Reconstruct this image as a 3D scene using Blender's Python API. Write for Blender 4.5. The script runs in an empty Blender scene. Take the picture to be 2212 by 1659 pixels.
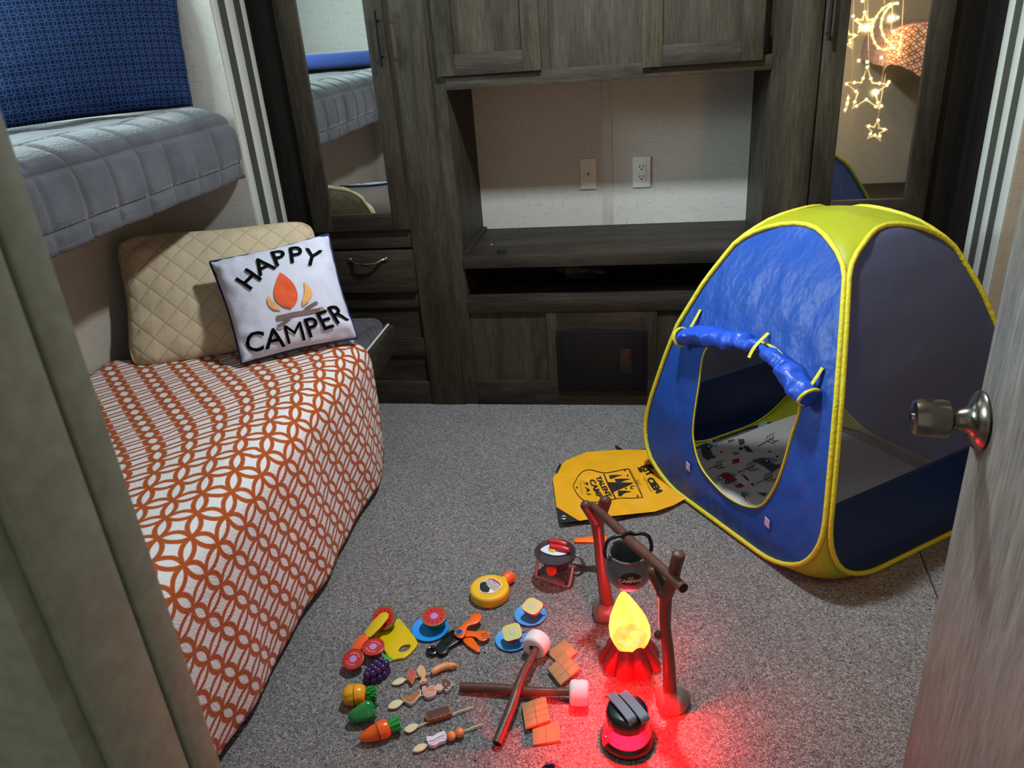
import bpy, bmesh, math, random
from mathutils import Vector, Matrix, noise
random.seed(11)
S = bpy.context.scene
COL = S.collection
PI = math.pi

# ------------------------------------------------------------------ camera
CAM = Vector((0.0, 0.0, 1.388))
RM = ((0.985946709, 0.000683262, -0.167058733),
      (0.150991010, -0.431569980, 0.889353174),
      (-0.071489873, -0.902079202, -0.425608168))      # columns: image right, image down, forward
FPX = 1661.0
cd = bpy.data.cameras.new('camera'); cam = bpy.data.objects.new('camera', cd); COL.objects.link(cam)
cd.sensor_width = 36.0; cd.lens = FPX / 2212.0 * 36.0; cd.clip_start = 0.02
cam.matrix_world = Matrix(((RM[0][0], -RM[0][1], -RM[0][2], CAM.x), (RM[1][0], -RM[1][1], -RM[1][2], CAM.y),
                           (RM[2][0], -RM[2][1], -RM[2][2], CAM.z), (0, 0, 0, 1)))
cd.dof.use_dof = True; cd.dof.focus_distance = 2.2; cd.dof.aperture_fstop = 9.0
S.camera = cam
# ------------------------------------------------------------------ world, lights, exposure
wd = bpy.data.worlds.new('world'); S.world = wd; wd.use_nodes = True
wd.node_tree.nodes['Background'].inputs[0].default_value = (0.80, 0.84, 0.80, 1)
wd.node_tree.nodes['Background'].inputs[1].default_value = 0.48
S.view_settings.view_transform = 'Standard'; S.view_settings.look = 'None'
S.view_settings.gamma = 1.0; S.view_settings.use_curve_mapping = False
S.view_settings.exposure = 0.0

def area_light(name, loc, target, size, power, col, shape='RECTANGLE', sy=None):
    l = bpy.data.lights.new(name, 'AREA'); l.energy = power; l.color = col; l.shape = shape; l.size = size
    if sy: l.size_y = sy
    o = bpy.data.objects.new(name, l); COL.objects.link(o); o.location = loc
    o.rotation_euler = (Vector(target) - Vector(loc)).to_track_quat('-Z', 'Y').to_euler()
    return o
def point_light(name, loc, power, col, rad=0.02):
    l = bpy.data.lights.new(name, 'POINT'); l.energy = power; l.color = col; l.shadow_soft_size = rad
    o = bpy.data.objects.new(name, l); COL.objects.link(o); o.location = loc
    return o
CEIL = 2.05
area_light('ceiling_lamp_light', (-0.06, 1.93, CEIL - 0.035), (-0.06, 1.93, 0), 0.13, 38.0, (0.84, 0.93, 1.0), 'DISK')
area_light('bunk_window_daylight', (-2.285, 1.64, 1.66), (-1.0, 1.70, 1.35), 0.60, 55.0, (0.74, 0.96, 1.0), 'RECTANGLE', 0.38)

# ------------------------------------------------------------------ placing helpers
def _ray(px, py):
    a, b, c = px - 1106.0, py - 829.5, FPX
    return Vector((RM[0][0]*a + RM[0][1]*b + RM[0][2]*c, RM[1][0]*a + RM[1][1]*b + RM[1][2]*c, RM[2][0]*a + RM[2][1]*b + RM[2][2]*c))
def F(px, py, z=0.0):
    d = _ray(px, py); return CAM + d * ((z - CAM.z) / d.z)
def V(px, py, y):
    d = _ray(px, py); return CAM + d * ((y - CAM.y) / d.y)
def VX(px, py, x):
    d = _ray(px, py); return CAM + d * ((x - CAM.x) / d.x)

# ------------------------------------------------------------------ materials
def lin(h):
    def c(v):
        v /= 255.0
        return v / 12.92 if v <= 0.04045 else ((v + 0.055) / 1.055) ** 2.4
    h = h.lstrip('#'); return (c(int(h[0:2], 16)), c(int(h[2:4], 16)), c(int(h[4:6], 16)), 1)
MATS = {}
def M(name, col, rough=0.5, metal=0.0, spec=0.5, var=0.0, vscale=20.0, stretch=(1, 1, 1), bump=0.0, bscale=200.0, bstretch=None,
      emit=None, es=0.0, coat=0.0, sheen=0.0, transl=0.0, transp=0.0, detail=4.0, dark=None, sss=0.0):
    if name in MATS: return MATS[name]
    m = bpy.data.materials.new(name); m.use_nodes = True; nt = m.node_tree; N = nt.nodes; L = nt.links
    b = N['Principled BSDF']; out = N['Material Output']
    c = lin(col) if isinstance(col, str) else col
    b.inputs['Base Color'].default_value = c; b.inputs['Roughness'].default_value = rough; b.inputs['Metallic'].default_value = metal
    b.inputs['Specular IOR Level'].default_value = spec; b.inputs['Coat Weight'].default_value = coat; b.inputs['Sheen Weight'].default_value = sheen
    b.inputs['Sheen Roughness'].default_value = 0.4
    if sss: b.inputs['Subsurface Weight'].default_value = sss; b.inputs['Subsurface Scale'].default_value = 0.01
    tc = N.new('ShaderNodeTexCoord')
    if var > 0:
        mp = N.new('ShaderNodeMapping'); mp.inputs['Scale'].default_value = stretch; L.new(tc.outputs['Object'], mp.inputs[0])
        nz = N.new('ShaderNodeTexNoise'); nz.inputs['Scale'].default_value = vscale; nz.inputs['Detail'].default_value = detail
        L.new(mp.outputs[0], nz.inputs['Vector'])
        cr = N.new('ShaderNodeMapRange'); cr.inputs[1].default_value = 0.3; cr.inputs[2].default_value = 0.7
        L.new(nz.outputs['Fac'], cr.inputs[0])
        mx = N.new('ShaderNodeMix'); mx.data_type = 'RGBA'
        d = lin(dark) if dark else tuple(x * (1 - var) for x in c[:3]) + (1,)
        mx.inputs['A'].default_value = d; mx.inputs['B'].default_value = c if dark else tuple(min(1, x * (1 + var * .6)) for x in c[:3]) + (1,)
        L.new(cr.outputs[0], mx.inputs['Factor']); L.new(mx.outputs['Result'], b.inputs['Base Color'])
    if bump > 0:
        mp2 = N.new('ShaderNodeMapping'); mp2.inputs['Scale'].default_value = bstretch or stretch; L.new(tc.outputs['Object'], mp2.inputs[0])
        n2 = N.new('ShaderNodeTexNoise'); n2.inputs['Scale'].default_value = bscale; n2.inputs['Detail'].default_value = 3
        L.new(mp2.outputs[0], n2.inputs['Vector'])
        bp = N.new('ShaderNodeBump'); bp.inputs['Strength'].default_value = bump; bp.inputs['Distance'].default_value = 0.01
        L.new(n2.outputs['Fac'], bp.inputs['Height']); L.new(bp.outputs[0], b.inputs['Normal'])
    if emit:
        b.inputs['Emission Color'].default_value = lin(emit) if isinstance(emit, str) else emit; b.inputs['Emission Strength'].default_value = es
    sh = b.outputs[0]
    if transl > 0:
        t = N.new('ShaderNodeBsdfTranslucent'); t.inputs[0].default_value = c
        ms = N.new('ShaderNodeMixShader'); ms.inputs[0].default_value = transl
        L.new(sh, ms.inputs[1]); L.new(t.outputs[0], ms.inputs[2]); sh = ms.outputs[0]
    if transp > 0:
        t = N.new('ShaderNodeBsdfTransparent')
        ms = N.new('ShaderNodeMixShader'); ms.inputs[0].default_value = transp
        L.new(sh, ms.inputs[1]); L.new(t.outputs[0], ms.inputs[2]); sh = ms.outputs[0]
    if sh != b.outputs[0]: L.new(sh, out.inputs['Surface'])
    MATS[name] = m; return m

def math_node(N, L, op, a, b=None):
    n = N.new('ShaderNodeMath'); n.operation = op
    for i, x in enumerate((a, b)):
        if x is None: continue
        if isinstance(x, (int, float)): n.inputs[i].default_value = x
        else: L.new(x, n.inputs[i])
    return n.outputs[0]
def rings_mat(name, period, ring_col, ring_edge, ground, half, rough=0.8, bump=0.0, sheen=0.0, wave=0.0, soft=0.02):
    """interlocking circles print on UV (in metres)"""
    m = bpy.data.materials.new(name); m.use_nodes = True; nt = m.node_tree; N = nt.nodes; L = nt.links; b = N['Principled BSDF']
    uv = N.new('ShaderNodeUVMap'); sp = N.new('ShaderNodeSeparateXYZ'); L.new(uv.outputs[0], sp.inputs[0])
    u = math_node(N, L, 'FRACT', math_node(N, L, 'DIVIDE', sp.outputs[0], period)); v = math_node(N, L, 'FRACT', math_node(N, L, 'DIVIDE', sp.outputs[1], period))
    best = None
    for cx in (0, 1):
        for cy in (0, 1):
            du = math_node(N, L, 'SUBTRACT', u, cx); dv = math_node(N, L, 'SUBTRACT', v, cy)
            d = math_node(N, L, 'SQRT', math_node(N, L, 'ADD', math_node(N, L, 'MULTIPLY', du, du), math_node(N, L, 'MULTIPLY', dv, dv)))
            e = math_node(N, L, 'ABSOLUTE', math_node(N, L, 'SUBTRACT', d, 0.7071))
            best = e if best is None else math_node(N, L, 'MINIMUM', best, e)
    mr = N.new('ShaderNodeMapRange'); mr.inputs[1].default_value = half - soft; mr.inputs[2].default_value = half + soft
    L.new(best, mr.inputs[0])
    nz = N.new('ShaderNodeTexNoise'); nz.inputs['Scale'].default_value = 6.0; L.new(uv.outputs[0], nz.inputs['Vector'])
    mc = N.new('ShaderNodeMix'); mc.data_type = 'RGBA'; mc.inputs['A'].default_value = lin(ring_col); mc.inputs['B'].default_value = lin(ring_edge)
    L.new(nz.outputs['Fac'], mc.inputs['Factor'])
    mx = N.new('ShaderNodeMix'); mx.data_type = 'RGBA'; L.new(mc.outputs['Result'], mx.inputs['A']); mx.inputs['B'].default_value = lin(ground)
    L.new(mr.outputs[0], mx.inputs['Factor']); L.new(mx.outputs['Result'], b.inputs['Base Color'])
    b.inputs['Roughness'].default_value = rough; b.inputs['Specular IOR Level'].default_value = 0.2; b.inputs['Sheen Weight'].default_value = sheen
    if bump:
        n2 = N.new('ShaderNodeTexNoise'); n2.inputs['Scale'].default_value = 14.0; n2.inputs['Detail'].default_value = 5; L.new(uv.outputs[0], n2.inputs['Vector'])
        bp = N.new('ShaderNodeBump'); bp.inputs['Strength'].default_value = bump; bp.inputs['Distance'].default_value = 0.02
        L.new(n2.outputs['Fac'], bp.inputs['Height']); L.new(bp.outputs[0], b.inputs['Normal'])
    return m
def quilt_mat(name, col, step, groove, ang=45.0, rough=0.85, sheen=0.3, depth=0.012, strength=0.8, nb=0.25):
    """stitched diamonds on UV (metres): fine relief of the stitching"""
    m = bpy.data.materials.new(name); m.use_nodes = True; nt = m.node_tree; N = nt.nodes; L = nt.links; b = N['Principled BSDF']
    uv = N.new('ShaderNodeUVMap'); mp = N.new('ShaderNodeMapping'); mp.inputs['Rotation'].default_value = (0, 0, math.radians(ang)); L.new(uv.outputs[0], mp.inputs[0])
    sp = N.new('ShaderNodeSeparateXYZ'); L.new(mp.outputs[0], sp.inputs[0])
    hs = []
    for k in (0, 1):
        f = math_node(N, L, 'FRACT', math_node(N, L, 'DIVIDE', sp.outputs[k], step))
        g = math_node(N, L, 'ABSOLUTE', math_node(N, L, 'SUBTRACT', f, 0.5))      # 0.5 on the seam
        hs.append(math_node(N, L, 'SUBTRACT', 0.5, g))
    mn = math_node(N, L, 'MINIMUM', hs[0], hs[1])
    pf = math_node(N, L, 'POWER', math_node(N, L, 'MULTIPLY', mn, 2.0), 0.35)
    n2 = N.new('ShaderNodeTexNoise'); n2.inputs['Scale'].default_value = 22.0; n2.inputs['Detail'].default_value = 4; L.new(uv.outputs[0], n2.inputs['Vector'])
    h = math_node(N, L, 'ADD', pf, math_node(N, L, 'MULTIPLY', n2.outputs['Fac'], nb))
    bp = N.new('ShaderNodeBump'); bp.inputs['Strength'].default_value = strength; bp.inputs['Distance'].default_value = depth
    L.new(h, bp.inputs['Height']); L.new(bp.outputs[0], b.inputs['Normal'])
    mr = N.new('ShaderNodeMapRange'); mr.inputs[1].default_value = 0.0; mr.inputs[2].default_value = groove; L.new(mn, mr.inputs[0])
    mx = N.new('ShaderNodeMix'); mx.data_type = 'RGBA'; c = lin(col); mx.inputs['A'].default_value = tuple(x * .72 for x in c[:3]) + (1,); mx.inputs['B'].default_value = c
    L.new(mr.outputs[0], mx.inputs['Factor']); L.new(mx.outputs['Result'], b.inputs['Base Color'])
    b.inputs['Roughness'].default_value = rough; b.inputs['Sheen Weight'].default_value = sheen; b.inputs['Specular IOR Level'].default_value = 0.15
    return m
def wood_mat(name, a, bcol, axis, rough=0.55, scale=1.0):
    m = bpy.data.materials.new(name); m.use_nodes = True; nt = m.node_tree; N = nt.nodes; L = nt.links; b = N['Principled BSDF']
    tc = N.new('ShaderNodeTexCoord'); oi = N.new('ShaderNodeObjectInfo')
    ad = N.new('ShaderNodeVectorMath'); ad.operation = 'ADD'; L.new(tc.outputs['Object'], ad.inputs[0])
    cm = N.new('ShaderNodeCombineXYZ')
    for i in range(3): L.new(math_node(N, L, 'MULTIPLY', oi.outputs['Random'], 7.0 + 5 * i), cm.inputs[i])
    L.new(cm.outputs[0], ad.inputs[1])
    def stretched(long, cross):
        s = [cross, cross, cross]; s[axis] = long
        mp = N.new('ShaderNodeMapping'); mp.inputs['Scale'].default_value = s; L.new(ad.outputs[0], mp.inputs[0]); return mp.outputs[0]
    n1 = N.new('ShaderNodeTexNoise'); n1.inputs['Scale'].default_value = scale; n1.inputs['Detail'].default_value = 6; n1.inputs['Roughness'].default_value = 0.65; n1.inputs['Distortion'].default_value = 0.6
    L.new(stretched(2.2, 15.0), n1.inputs['Vector'])
    n2 = N.new('ShaderNodeTexNoise'); n2.inputs['Scale'].default_value = scale; n2.inputs['Detail'].default_value = 4; n2.inputs['Roughness'].default_value = 0.7
    L.new(stretched(14.0, 190.0), n2.inputs['Vector'])
    mr = N.new('ShaderNodeMapRange'); mr.inputs[1].default_value = 0.3; mr.inputs[2].default_value = 0.72; L.new(n1.outputs['Fac'], mr.inputs[0])
    mx = N.new('ShaderNodeMix'); mx.data_type = 'RGBA'; mx.inputs['A'].default_value = lin(bcol); mx.inputs['B'].default_value = lin(a); L.new(mr.outputs[0], mx.inputs['Factor'])
    mr2 = N.new('ShaderNodeMapRange'); mr2.inputs[1].default_value = 0.35; mr2.inputs[2].default_value = 0.6; mr2.inputs[3].default_value = 0.62; mr2.inputs[4].default_value = 1.08; L.new(n2.outputs['Fac'], mr2.inputs[0])
    m3 = N.new('ShaderNodeMix'); m3.data_type = 'RGBA'; m3.blend_type = 'MULTIPLY'; m3.inputs['Factor'].default_value = 1.0
    L.new(mx.outputs['Result'], m3.inputs['A']); L.new(mr2.outputs[0], m3.inputs['B']); L.new(m3.outputs['Result'], b.inputs['Base Color'])
    b.inputs['Roughness'].default_value = rough; b.inputs['Specular IOR Level'].default_value = 0.2
    bp = N.new('ShaderNodeBump'); bp.inputs['Strength'].default_value = 0.12; bp.inputs['Distance'].default_value = 0.003; L.new(n2.outputs['Fac'], bp.inputs['Height']); L.new(bp.outputs[0], b.inputs['Normal'])
    return m
def carpet_mat():
    m = bpy.data.materials.new('carpet'); m.use_nodes = True; nt = m.node_tree; N = nt.nodes; L = nt.links; b = N['Principled BSDF']
    tc = N.new('ShaderNodeTexCoord')
    n0 = N.new('ShaderNodeTexNoise'); n0.inputs['Scale'].default_value = 190.0; n0.inputs['Detail'].default_value = 2.0; n0.inputs['Distortion'].default_value = 1.6; L.new(tc.outputs['Object'], n0.inputs['Vector'])
    n1 = N.new('ShaderNodeTexNoise'); n1.inputs['Scale'].default_value = 330.0; n1.inputs['Detail'].default_value = 1.0; L.new(tc.outputs['Object'], n1.inputs['Vector'])
    n2 = N.new('ShaderNodeTexNoise'); n2.inputs['Scale'].default_value = 5.0; n2.inputs['Detail'].default_value = 3.0; L.new(tc.outputs['Object'], n2.inputs['Vector'])
    s = math_node(N, L, 'ADD', math_node(N, L, 'MULTIPLY', n0.outputs['Fac'], 0.75), math_node(N, L, 'MULTIPLY', n1.outputs['Fac'], 0.25))
    cr = N.new('ShaderNodeValToRGB'); L.new(s, cr.inputs[0]); e = cr.color_ramp.elements
    e[0].position = 0.34; e[0].color = lin('343130'); e[1].position = 0.66; e[1].color = lin('aaa6a4')
    k = cr.color_ramp.elements.new(0.48); k.color = lin('6c6967')
    mr = N.new('ShaderNodeMapRange'); mr.inputs[3].default_value = 0.82; mr.inputs[4].default_value = 1.15; L.new(n2.outputs['Fac'], mr.inputs[0])
    mx = N.new('ShaderNodeMix'); mx.data_type = 'RGBA'; mx.blend_type = 'MULTIPLY'; mx.inputs['Factor'].default_value = 1.0; L.new(cr.outputs[0], mx.inputs['A']); L.new(mr.outputs[0], mx.inputs['B'])
    L.new(mx.outputs['Result'], b.inputs['Base Color']); b.inputs['Roughness'].default_value = 0.95; b.inputs['Specular IOR Level'].default_value = 0.1; b.inputs['Sheen Weight'].default_value = 0.15
    bp = N.new('ShaderNodeBump'); bp.inputs['Strength'].default_value = 0.9; bp.inputs['Distance'].default_value = 0.006; L.new(s, bp.inputs['Height']); L.new(bp.outputs[0], b.inputs['Normal'])
    return m
def wallpaper_mat(name, col, fleck):
    m = bpy.data.materials.new(name); m.use_nodes = True; nt = m.node_tree; N = nt.nodes; L = nt.links; b = N['Principled BSDF']
    tc = N.new('ShaderNodeTexCoord'); outs = []
    for st in ((260, 260, 25), (25, 25, 260)):
        mp = N.new('ShaderNodeMapping'); mp.inputs['Scale'].default_value = st; L.new(tc.outputs['Object'], mp.inputs[0])
        n = N.new('ShaderNodeTexNoise'); n.inputs['Scale'].default_value = 1.0; n.inputs['Detail'].default_value = 3; L.new(mp.outputs[0], n.inputs['Vector']); outs.append(n.outputs['Fac'])
    w = math_node(N, L, 'MINIMUM', outs[0], outs[1])
    mr = N.new('ShaderNodeMapRange'); mr.inputs[1].default_value = 0.27; mr.inputs[2].default_value = 0.43; L.new(w, mr.inputs[0])
    mx = N.new('ShaderNodeMix'); mx.data_type = 'RGBA'; mx.inputs['A'].default_value = lin(fleck); mx.inputs['B'].default_value = lin(col); L.new(mr.outputs[0], mx.inputs['Factor'])
    L.new(mx.outputs['Result'], b.inputs['Base Color']); b.inputs['Roughness'].default_value = 0.75; b.inputs['Specular IOR Level'].default_value = 0.25
    return m
WOODV = wood_mat('dark_wood_upright', '474134', '221e18', 2)
WOODH = wood_mat('dark_wood_level', '40392f', '1f1b16', 0)
DOORW = wood_mat('grey_door_wood', '8a877f', '6a6760', 2, rough=0.45)
DARKW = wood_mat('near_black_wood', '1e1b17', '110f0d', 2)  # same grain in a near-black tone, for outer stiles and corner panels
CARPET = carpet_mat()
WALLP = wallpaper_mat('linen_wallpaper', 'bab6ae', 'a5a199')
WALLB = wallpaper_mat('beige_wallpaper', 'a79f93', '988f83')
JAMB = M('grey_green_vinyl', '85836f', 0.6, var=.10, vscale=60, dark='74725f')
CEILM = M('ceiling_white', 'c9c8c2', 0.8)
BLANKET = rings_mat('orange_ring_print', 1.0, '98400a', 'b4520e', 'dcd8d6', 0.085, rough=0.7, bump=0.35, sheen=0.1)
BLUEPR = rings_mat('blue_ring_print', 0.021, '223c6c', '2a4878', '08142e', 0.06, rough=0.8, bump=0.2, soft=0.03)
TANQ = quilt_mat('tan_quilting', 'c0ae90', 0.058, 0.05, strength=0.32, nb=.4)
GREYQ = quilt_mat('grey_plush_quilting', '8d8c94', 0.125, 0.05, ang=0.0, sheen=0.6, depth=0.02, strength=0.5, nb=0.5)
FUZZ = M('grey_fuzz', '464349', 0.95, spec=0.1, var=0.45, vscale=45, bump=0.8, bscale=150, sheen=0.15)
MIRROR = M('mirror_glass', 'e6ebe6', 0.02, 1.0)
WHITE_T = M('trim_white', 'b6b7ae', 0.4)
DARK_T = M('trim_seal_dark', '3b3a34', 0.6)
NICKEL = M('dark_nickel', '7d766c', 0.25, 1.0)
BLACKM = M('black_metal', '16161a', 0.35, 0.6)
BLACK = M('black_plastic', '0b0c0e', 0.35)
BLACKG = M('black_green_plastic', '08120e', 0.3)
PLATEW = M('plate_white', 'd6d6d2', 0.35)
PLATEC = M('plate_ivory', 'd2cbbd', 0.4)
SLOT = M('socket_black', '0a0a0a', 0.6)
BRASS = M('brass', '8a7440', 0.3, 1.0)

# ------------------------------------------------------------------ mesh helpers
WORLD = {}
def origin_of(o): return WORLD[o.name]
def empty(name, loc, label=None, cat=None, group=None, kind=None):
    o = bpy.data.objects.new(name, None); COL.objects.link(o); o.location = loc; o.empty_display_size = 0.05
    WORLD[o.name] = Vector(loc); tag(o, label, cat, group, kind); return o
def tag(o, label=None, cat=None, group=None, kind=None):
    if label: o['label'] = label
    if cat: o['category'] = cat
    if group: o['group'] = group
    if kind: o['kind'] = kind
    return o
def mk(name, verts, faces, mat, parent=None, smooth=True, uv=None, label=None, cat=None, group=None, kind=None, mats=None, mi=None, fix=True):
    vs = [Vector(v) for v in verts]
    lo = Vector((min(v.x for v in vs), min(v.y for v in vs), min(v.z for v in vs))); hi = Vector((max(v.x for v in vs), max(v.y for v in vs), max(v.z for v in vs)))
    c = (lo + hi) / 2
    if parent is None: c.z = lo.z
    me = bpy.data.meshes.new(name); me.from_pydata([v - c for v in vs], [], faces)
    if uv is not None:
        l = me.uv_layers.new(name='UVMap')
        for lp in me.loops: l.data[lp.index].uv = uv[lp.vertex_index]
    for m in ([mat] if mats is None else mats): me.materials.append(m)
    if mi: me.polygons.foreach_set('material_index', mi)
    if fix:
        bm = bmesh.new(); bm.from_mesh(me); bmesh.ops.recalc_face_normals(bm, faces=bm.faces); bm.to_mesh(me); bm.free()
    if smooth:
        me.polygons.foreach_set('use_smooth', [True] * len(me.polygons)); me.set_sharp_from_angle(angle=math.radians(40))
    o = bpy.data.objects.new(name, me); COL.objects.link(o)
    if parent is not None:
        o.parent = parent; o.location = c - WORLD[parent.name]
    else: o.location = c
    WORLD[o.name] = c
    return tag(o, label, cat, group, kind)
def bev_bm(verts, faces, w, seg=2, ang=30):
    bm = bmesh.new(); bv = [bm.verts.new(v) for v in verts]
    for f in faces: bm.faces.new([bv[i] for i in f])
    bmesh.ops.recalc_face_normals(bm, faces=bm.faces)
    es = [e for e in bm.edges if len(e.link_faces) == 2 and e.calc_face_angle() > math.radians(ang)]
    if w > 0: bmesh.ops.bevel(bm, geom=es, offset=w, segments=seg, affect='EDGES', profile=0.5, clamp_overlap=True)
    bm.verts.index_update(); vs = [v.co.copy() for v in bm.verts]; fs = [[v.index for v in f.verts] for f in bm.faces]; bm.free()
    return vs, fs
BOXF = [(0, 1, 3, 2), (4, 6, 7, 5), (0, 4, 5, 1), (2, 3, 7, 6), (0, 2, 6, 4), (1, 5, 7, 3)]
def box(name, lo, hi, mat, parent=None, bev=0.0, seg=2, rot=None, **k):
    vs = [Vector((x, y, z)) for x in (lo[0], hi[0]) for y in (lo[1], hi[1]) for z in (lo[2], hi[2])]
    if rot is not None:
        c = (Vector(lo) + Vector(hi)) / 2; vs = [c + rot @ (v - c) for v in vs]
    if bev > 0: vs, fs = bev_bm(vs, BOXF, bev, seg)
    else: fs = BOXF
    return mk(name, vs, fs, mat, parent, smooth=bev > 0, **k)
def prism(name, pts, h, mat, parent=None, bev=0.0, nrm=Vector((0, 0, 1)), seg=2, **k):
    """pts: closed 3-D outline, extruded by h along nrm"""
    n = len(pts); vs = [Vector(p) for p in pts] + [Vector(p) + nrm * h for p in pts]
    fs = [list(range(n))[::-1], list(range(n, 2 * n))] + [(i, (i + 1) % n, n + (i + 1) % n, n + i) for i in range(n)]
    if bev > 0: vs, fs = bev_bm(vs, fs, bev, seg, 50)
    return mk(name, vs, fs, mat, parent, **k)
def frame_axes(d):
    d = d.normalized(); a = Vector((0, 0, 1)) if abs(d.z) < 0.9 else Vector((1, 0, 0))
    x = d.cross(a).normalized(); y = x.cross(d).normalized(); return x, y
def lathe_vf(prof, base, axis=Vector((0, 0, 1)), seg=28, scale=(1, 1), fn=None, xdir=None):
    axis = axis.normalized()
    if xdir is not None: x = (xdir - axis * xdir.dot(axis)).normalized(); y = axis.cross(x)
    elif abs(axis.z) > 0.999: x, y = Vector((1, 0, 0)), Vector((0, 1, 0))
    else: x, y = frame_axes(axis)
    vs, fs, rows = [], [], []
    for r, h in prof:
        if r < 1e-6: rows.append([len(vs)]); vs.append(base + axis * h); continue
        row = []
        for i in range(seg):
            a = 2 * PI * i / seg; rr = r * (fn(a, r, h) if fn else 1)
            row.append(len(vs)); vs.append(base + axis * h + x * (math.cos(a) * rr * scale[0]) + y * (math.sin(a) * rr * scale[1]))
        rows.append(row)
    for A, B in zip(rows, rows[1:]):
        if len(A) == 1 and len(B) == 1: continue
        for i in range(seg):
            j = (i + 1) % seg
            if len(A) == 1: fs.append((A[0], B[j], B[i]))
            elif len(B) == 1: fs.append((A[i], A[j], B[0]))
            else: fs.append((A[i], A[j], B[j], B[i]))
    return vs, fs
def lathe(name, prof, base, mat, parent=None, axis=Vector((0, 0, 1)), seg=28, scale=(1, 1), fn=None, xdir=None, **k):
    vs, fs = lathe_vf(prof, Vector(base), axis, seg, scale, fn, xdir); return mk(name, vs, fs, mat, parent, **k)
def catmull(pts, sub=6, closed=False):
    pts = [Vector(p) for p in pts]; n = len(pts); out = []
    rng = range(n if closed else n - 1)
    for i in rng:
        if closed: p0, p1, p2, p3 = pts[(i - 1) % n], pts[i], pts[(i + 1) % n], pts[(i + 2) % n]
        else: p0, p1, p2, p3 = pts[max(i - 1, 0)], pts[i], pts[i + 1], pts[min(i + 2, n - 1)]
        for j in range(sub):
            t = j / sub; out.append(0.5 * ((2 * p1) + (p2 - p0) * t + (2 * p0 - 5 * p1 + 4 * p2 - p3) * t * t + (3 * p1 - p0 - 3 * p2 + p3) * t ** 3))
    if not closed: out.append(pts[-1])
    return out
def lerp_list(r, n):
    out = []
    for i in range(n):
        t = i / max(1, n - 1) * (len(r) - 1); k = min(int(t), len(r) - 2); out.append(r[k] + (r[k + 1] - r[k]) * (t - k))
    return out
def tube_vf(pts, rad, seg=10, closed=False, cap=True, flat=1.0, up=None):
    pts = [Vector(p) for p in pts]; n = len(pts)
    rad = [rad] * n if isinstance(rad, (int, float)) else (lerp_list(list(rad), n) if len(rad) != n else list(rad))
    vs, fs = [], []; px = None
    for i in range(n):
        if closed: d = pts[(i + 1) % n] - pts[(i - 1) % n]
        else: d = pts[min(i + 1, n - 1)] - pts[max(i - 1, 0)]
        d = d.normalized() if d.length > 1e-9 else Vector((0, 0, 1))
        if up is not None: x = d.cross(up).normalized()
        elif px is None: x = frame_axes(d)[0]
        else:
            x = px - d * px.dot(d); x = x.normalized() if x.length > 1e-6 else frame_axes(d)[0]
        px = x; y = x.cross(d).normalized()
        for k in range(seg):
            a = 2 * PI * k / seg; vs.append(pts[i] + x * (math.cos(a) * rad[i]) + y * (math.sin(a) * rad[i] * flat))
    for i in range(n if closed else n - 1):
        j = (i + 1) % n
        for k in range(seg):
            l = (k + 1) % seg; fs.append((i * seg + k, i * seg + l, j * seg + l, j * seg + k))
    if cap and not closed: fs += [list(range(seg))[::-1], list(range((n - 1) * seg, n * seg))]
    return vs, fs
def tube(name, pts, rad, mat, parent=None, seg=10, closed=False, cap=True, sub=0, flat=1.0, up=None, **k):
    if sub: pts = catmull(pts, sub, closed)
    vs, fs = tube_vf(pts, rad, seg, closed, cap, flat, up); return mk(name, vs, fs, mat, parent, **k)
def join_vf(parts):
    vs, fs = [], []
    for v, f in parts:
        o = len(vs); vs += list(v); fs += [[i + o for i in q] for q in f]
    return vs, fs
def grid_vf(nu, nv, fn):
    vs = [fn(i / (nu - 1), j / (nv - 1)) for j in range(nv) for i in range(nu)]
    fs = [(j * nu + i, j * nu + i + 1, (j + 1) * nu + i + 1, (j + 1) * nu + i) for j in range(nv - 1) for i in range(nu - 1)]
    return vs, fs
def ellipsoid(name, c, r, mat, parent=None, seg=18, rot=None, fn=None, **k):
    vs, fs = [], []; rows = []
    for j in range(seg // 2 + 1):
        t = PI * j / (seg // 2); row = []
        for i in range(1 if j in (0, seg // 2) else seg):
            a = 2 * PI * i / seg; v = Vector((r[0] * math.sin(t) * math.cos(a), r[1] * math.sin(t) * math.sin(a), r[2] * math.cos(t)))
            if fn: v = fn(v)
            if rot is not None: v = rot @ v
            row.append(len(vs)); vs.append(Vector(c) + v)
        rows.append(row)
    for A, B in zip(rows, rows[1:]):
        for i in range(seg):
            j = (i + 1) % seg
            if len(A) == 1: fs.append((A[0], B[i], B[j]))
            elif len(B) == 1: fs.append((A[i], B[0], A[j]))
            else: fs.append((A[i], B[i], B[j], A[j]))
    return mk(name, vs, fs, mat, parent, **k)
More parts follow.
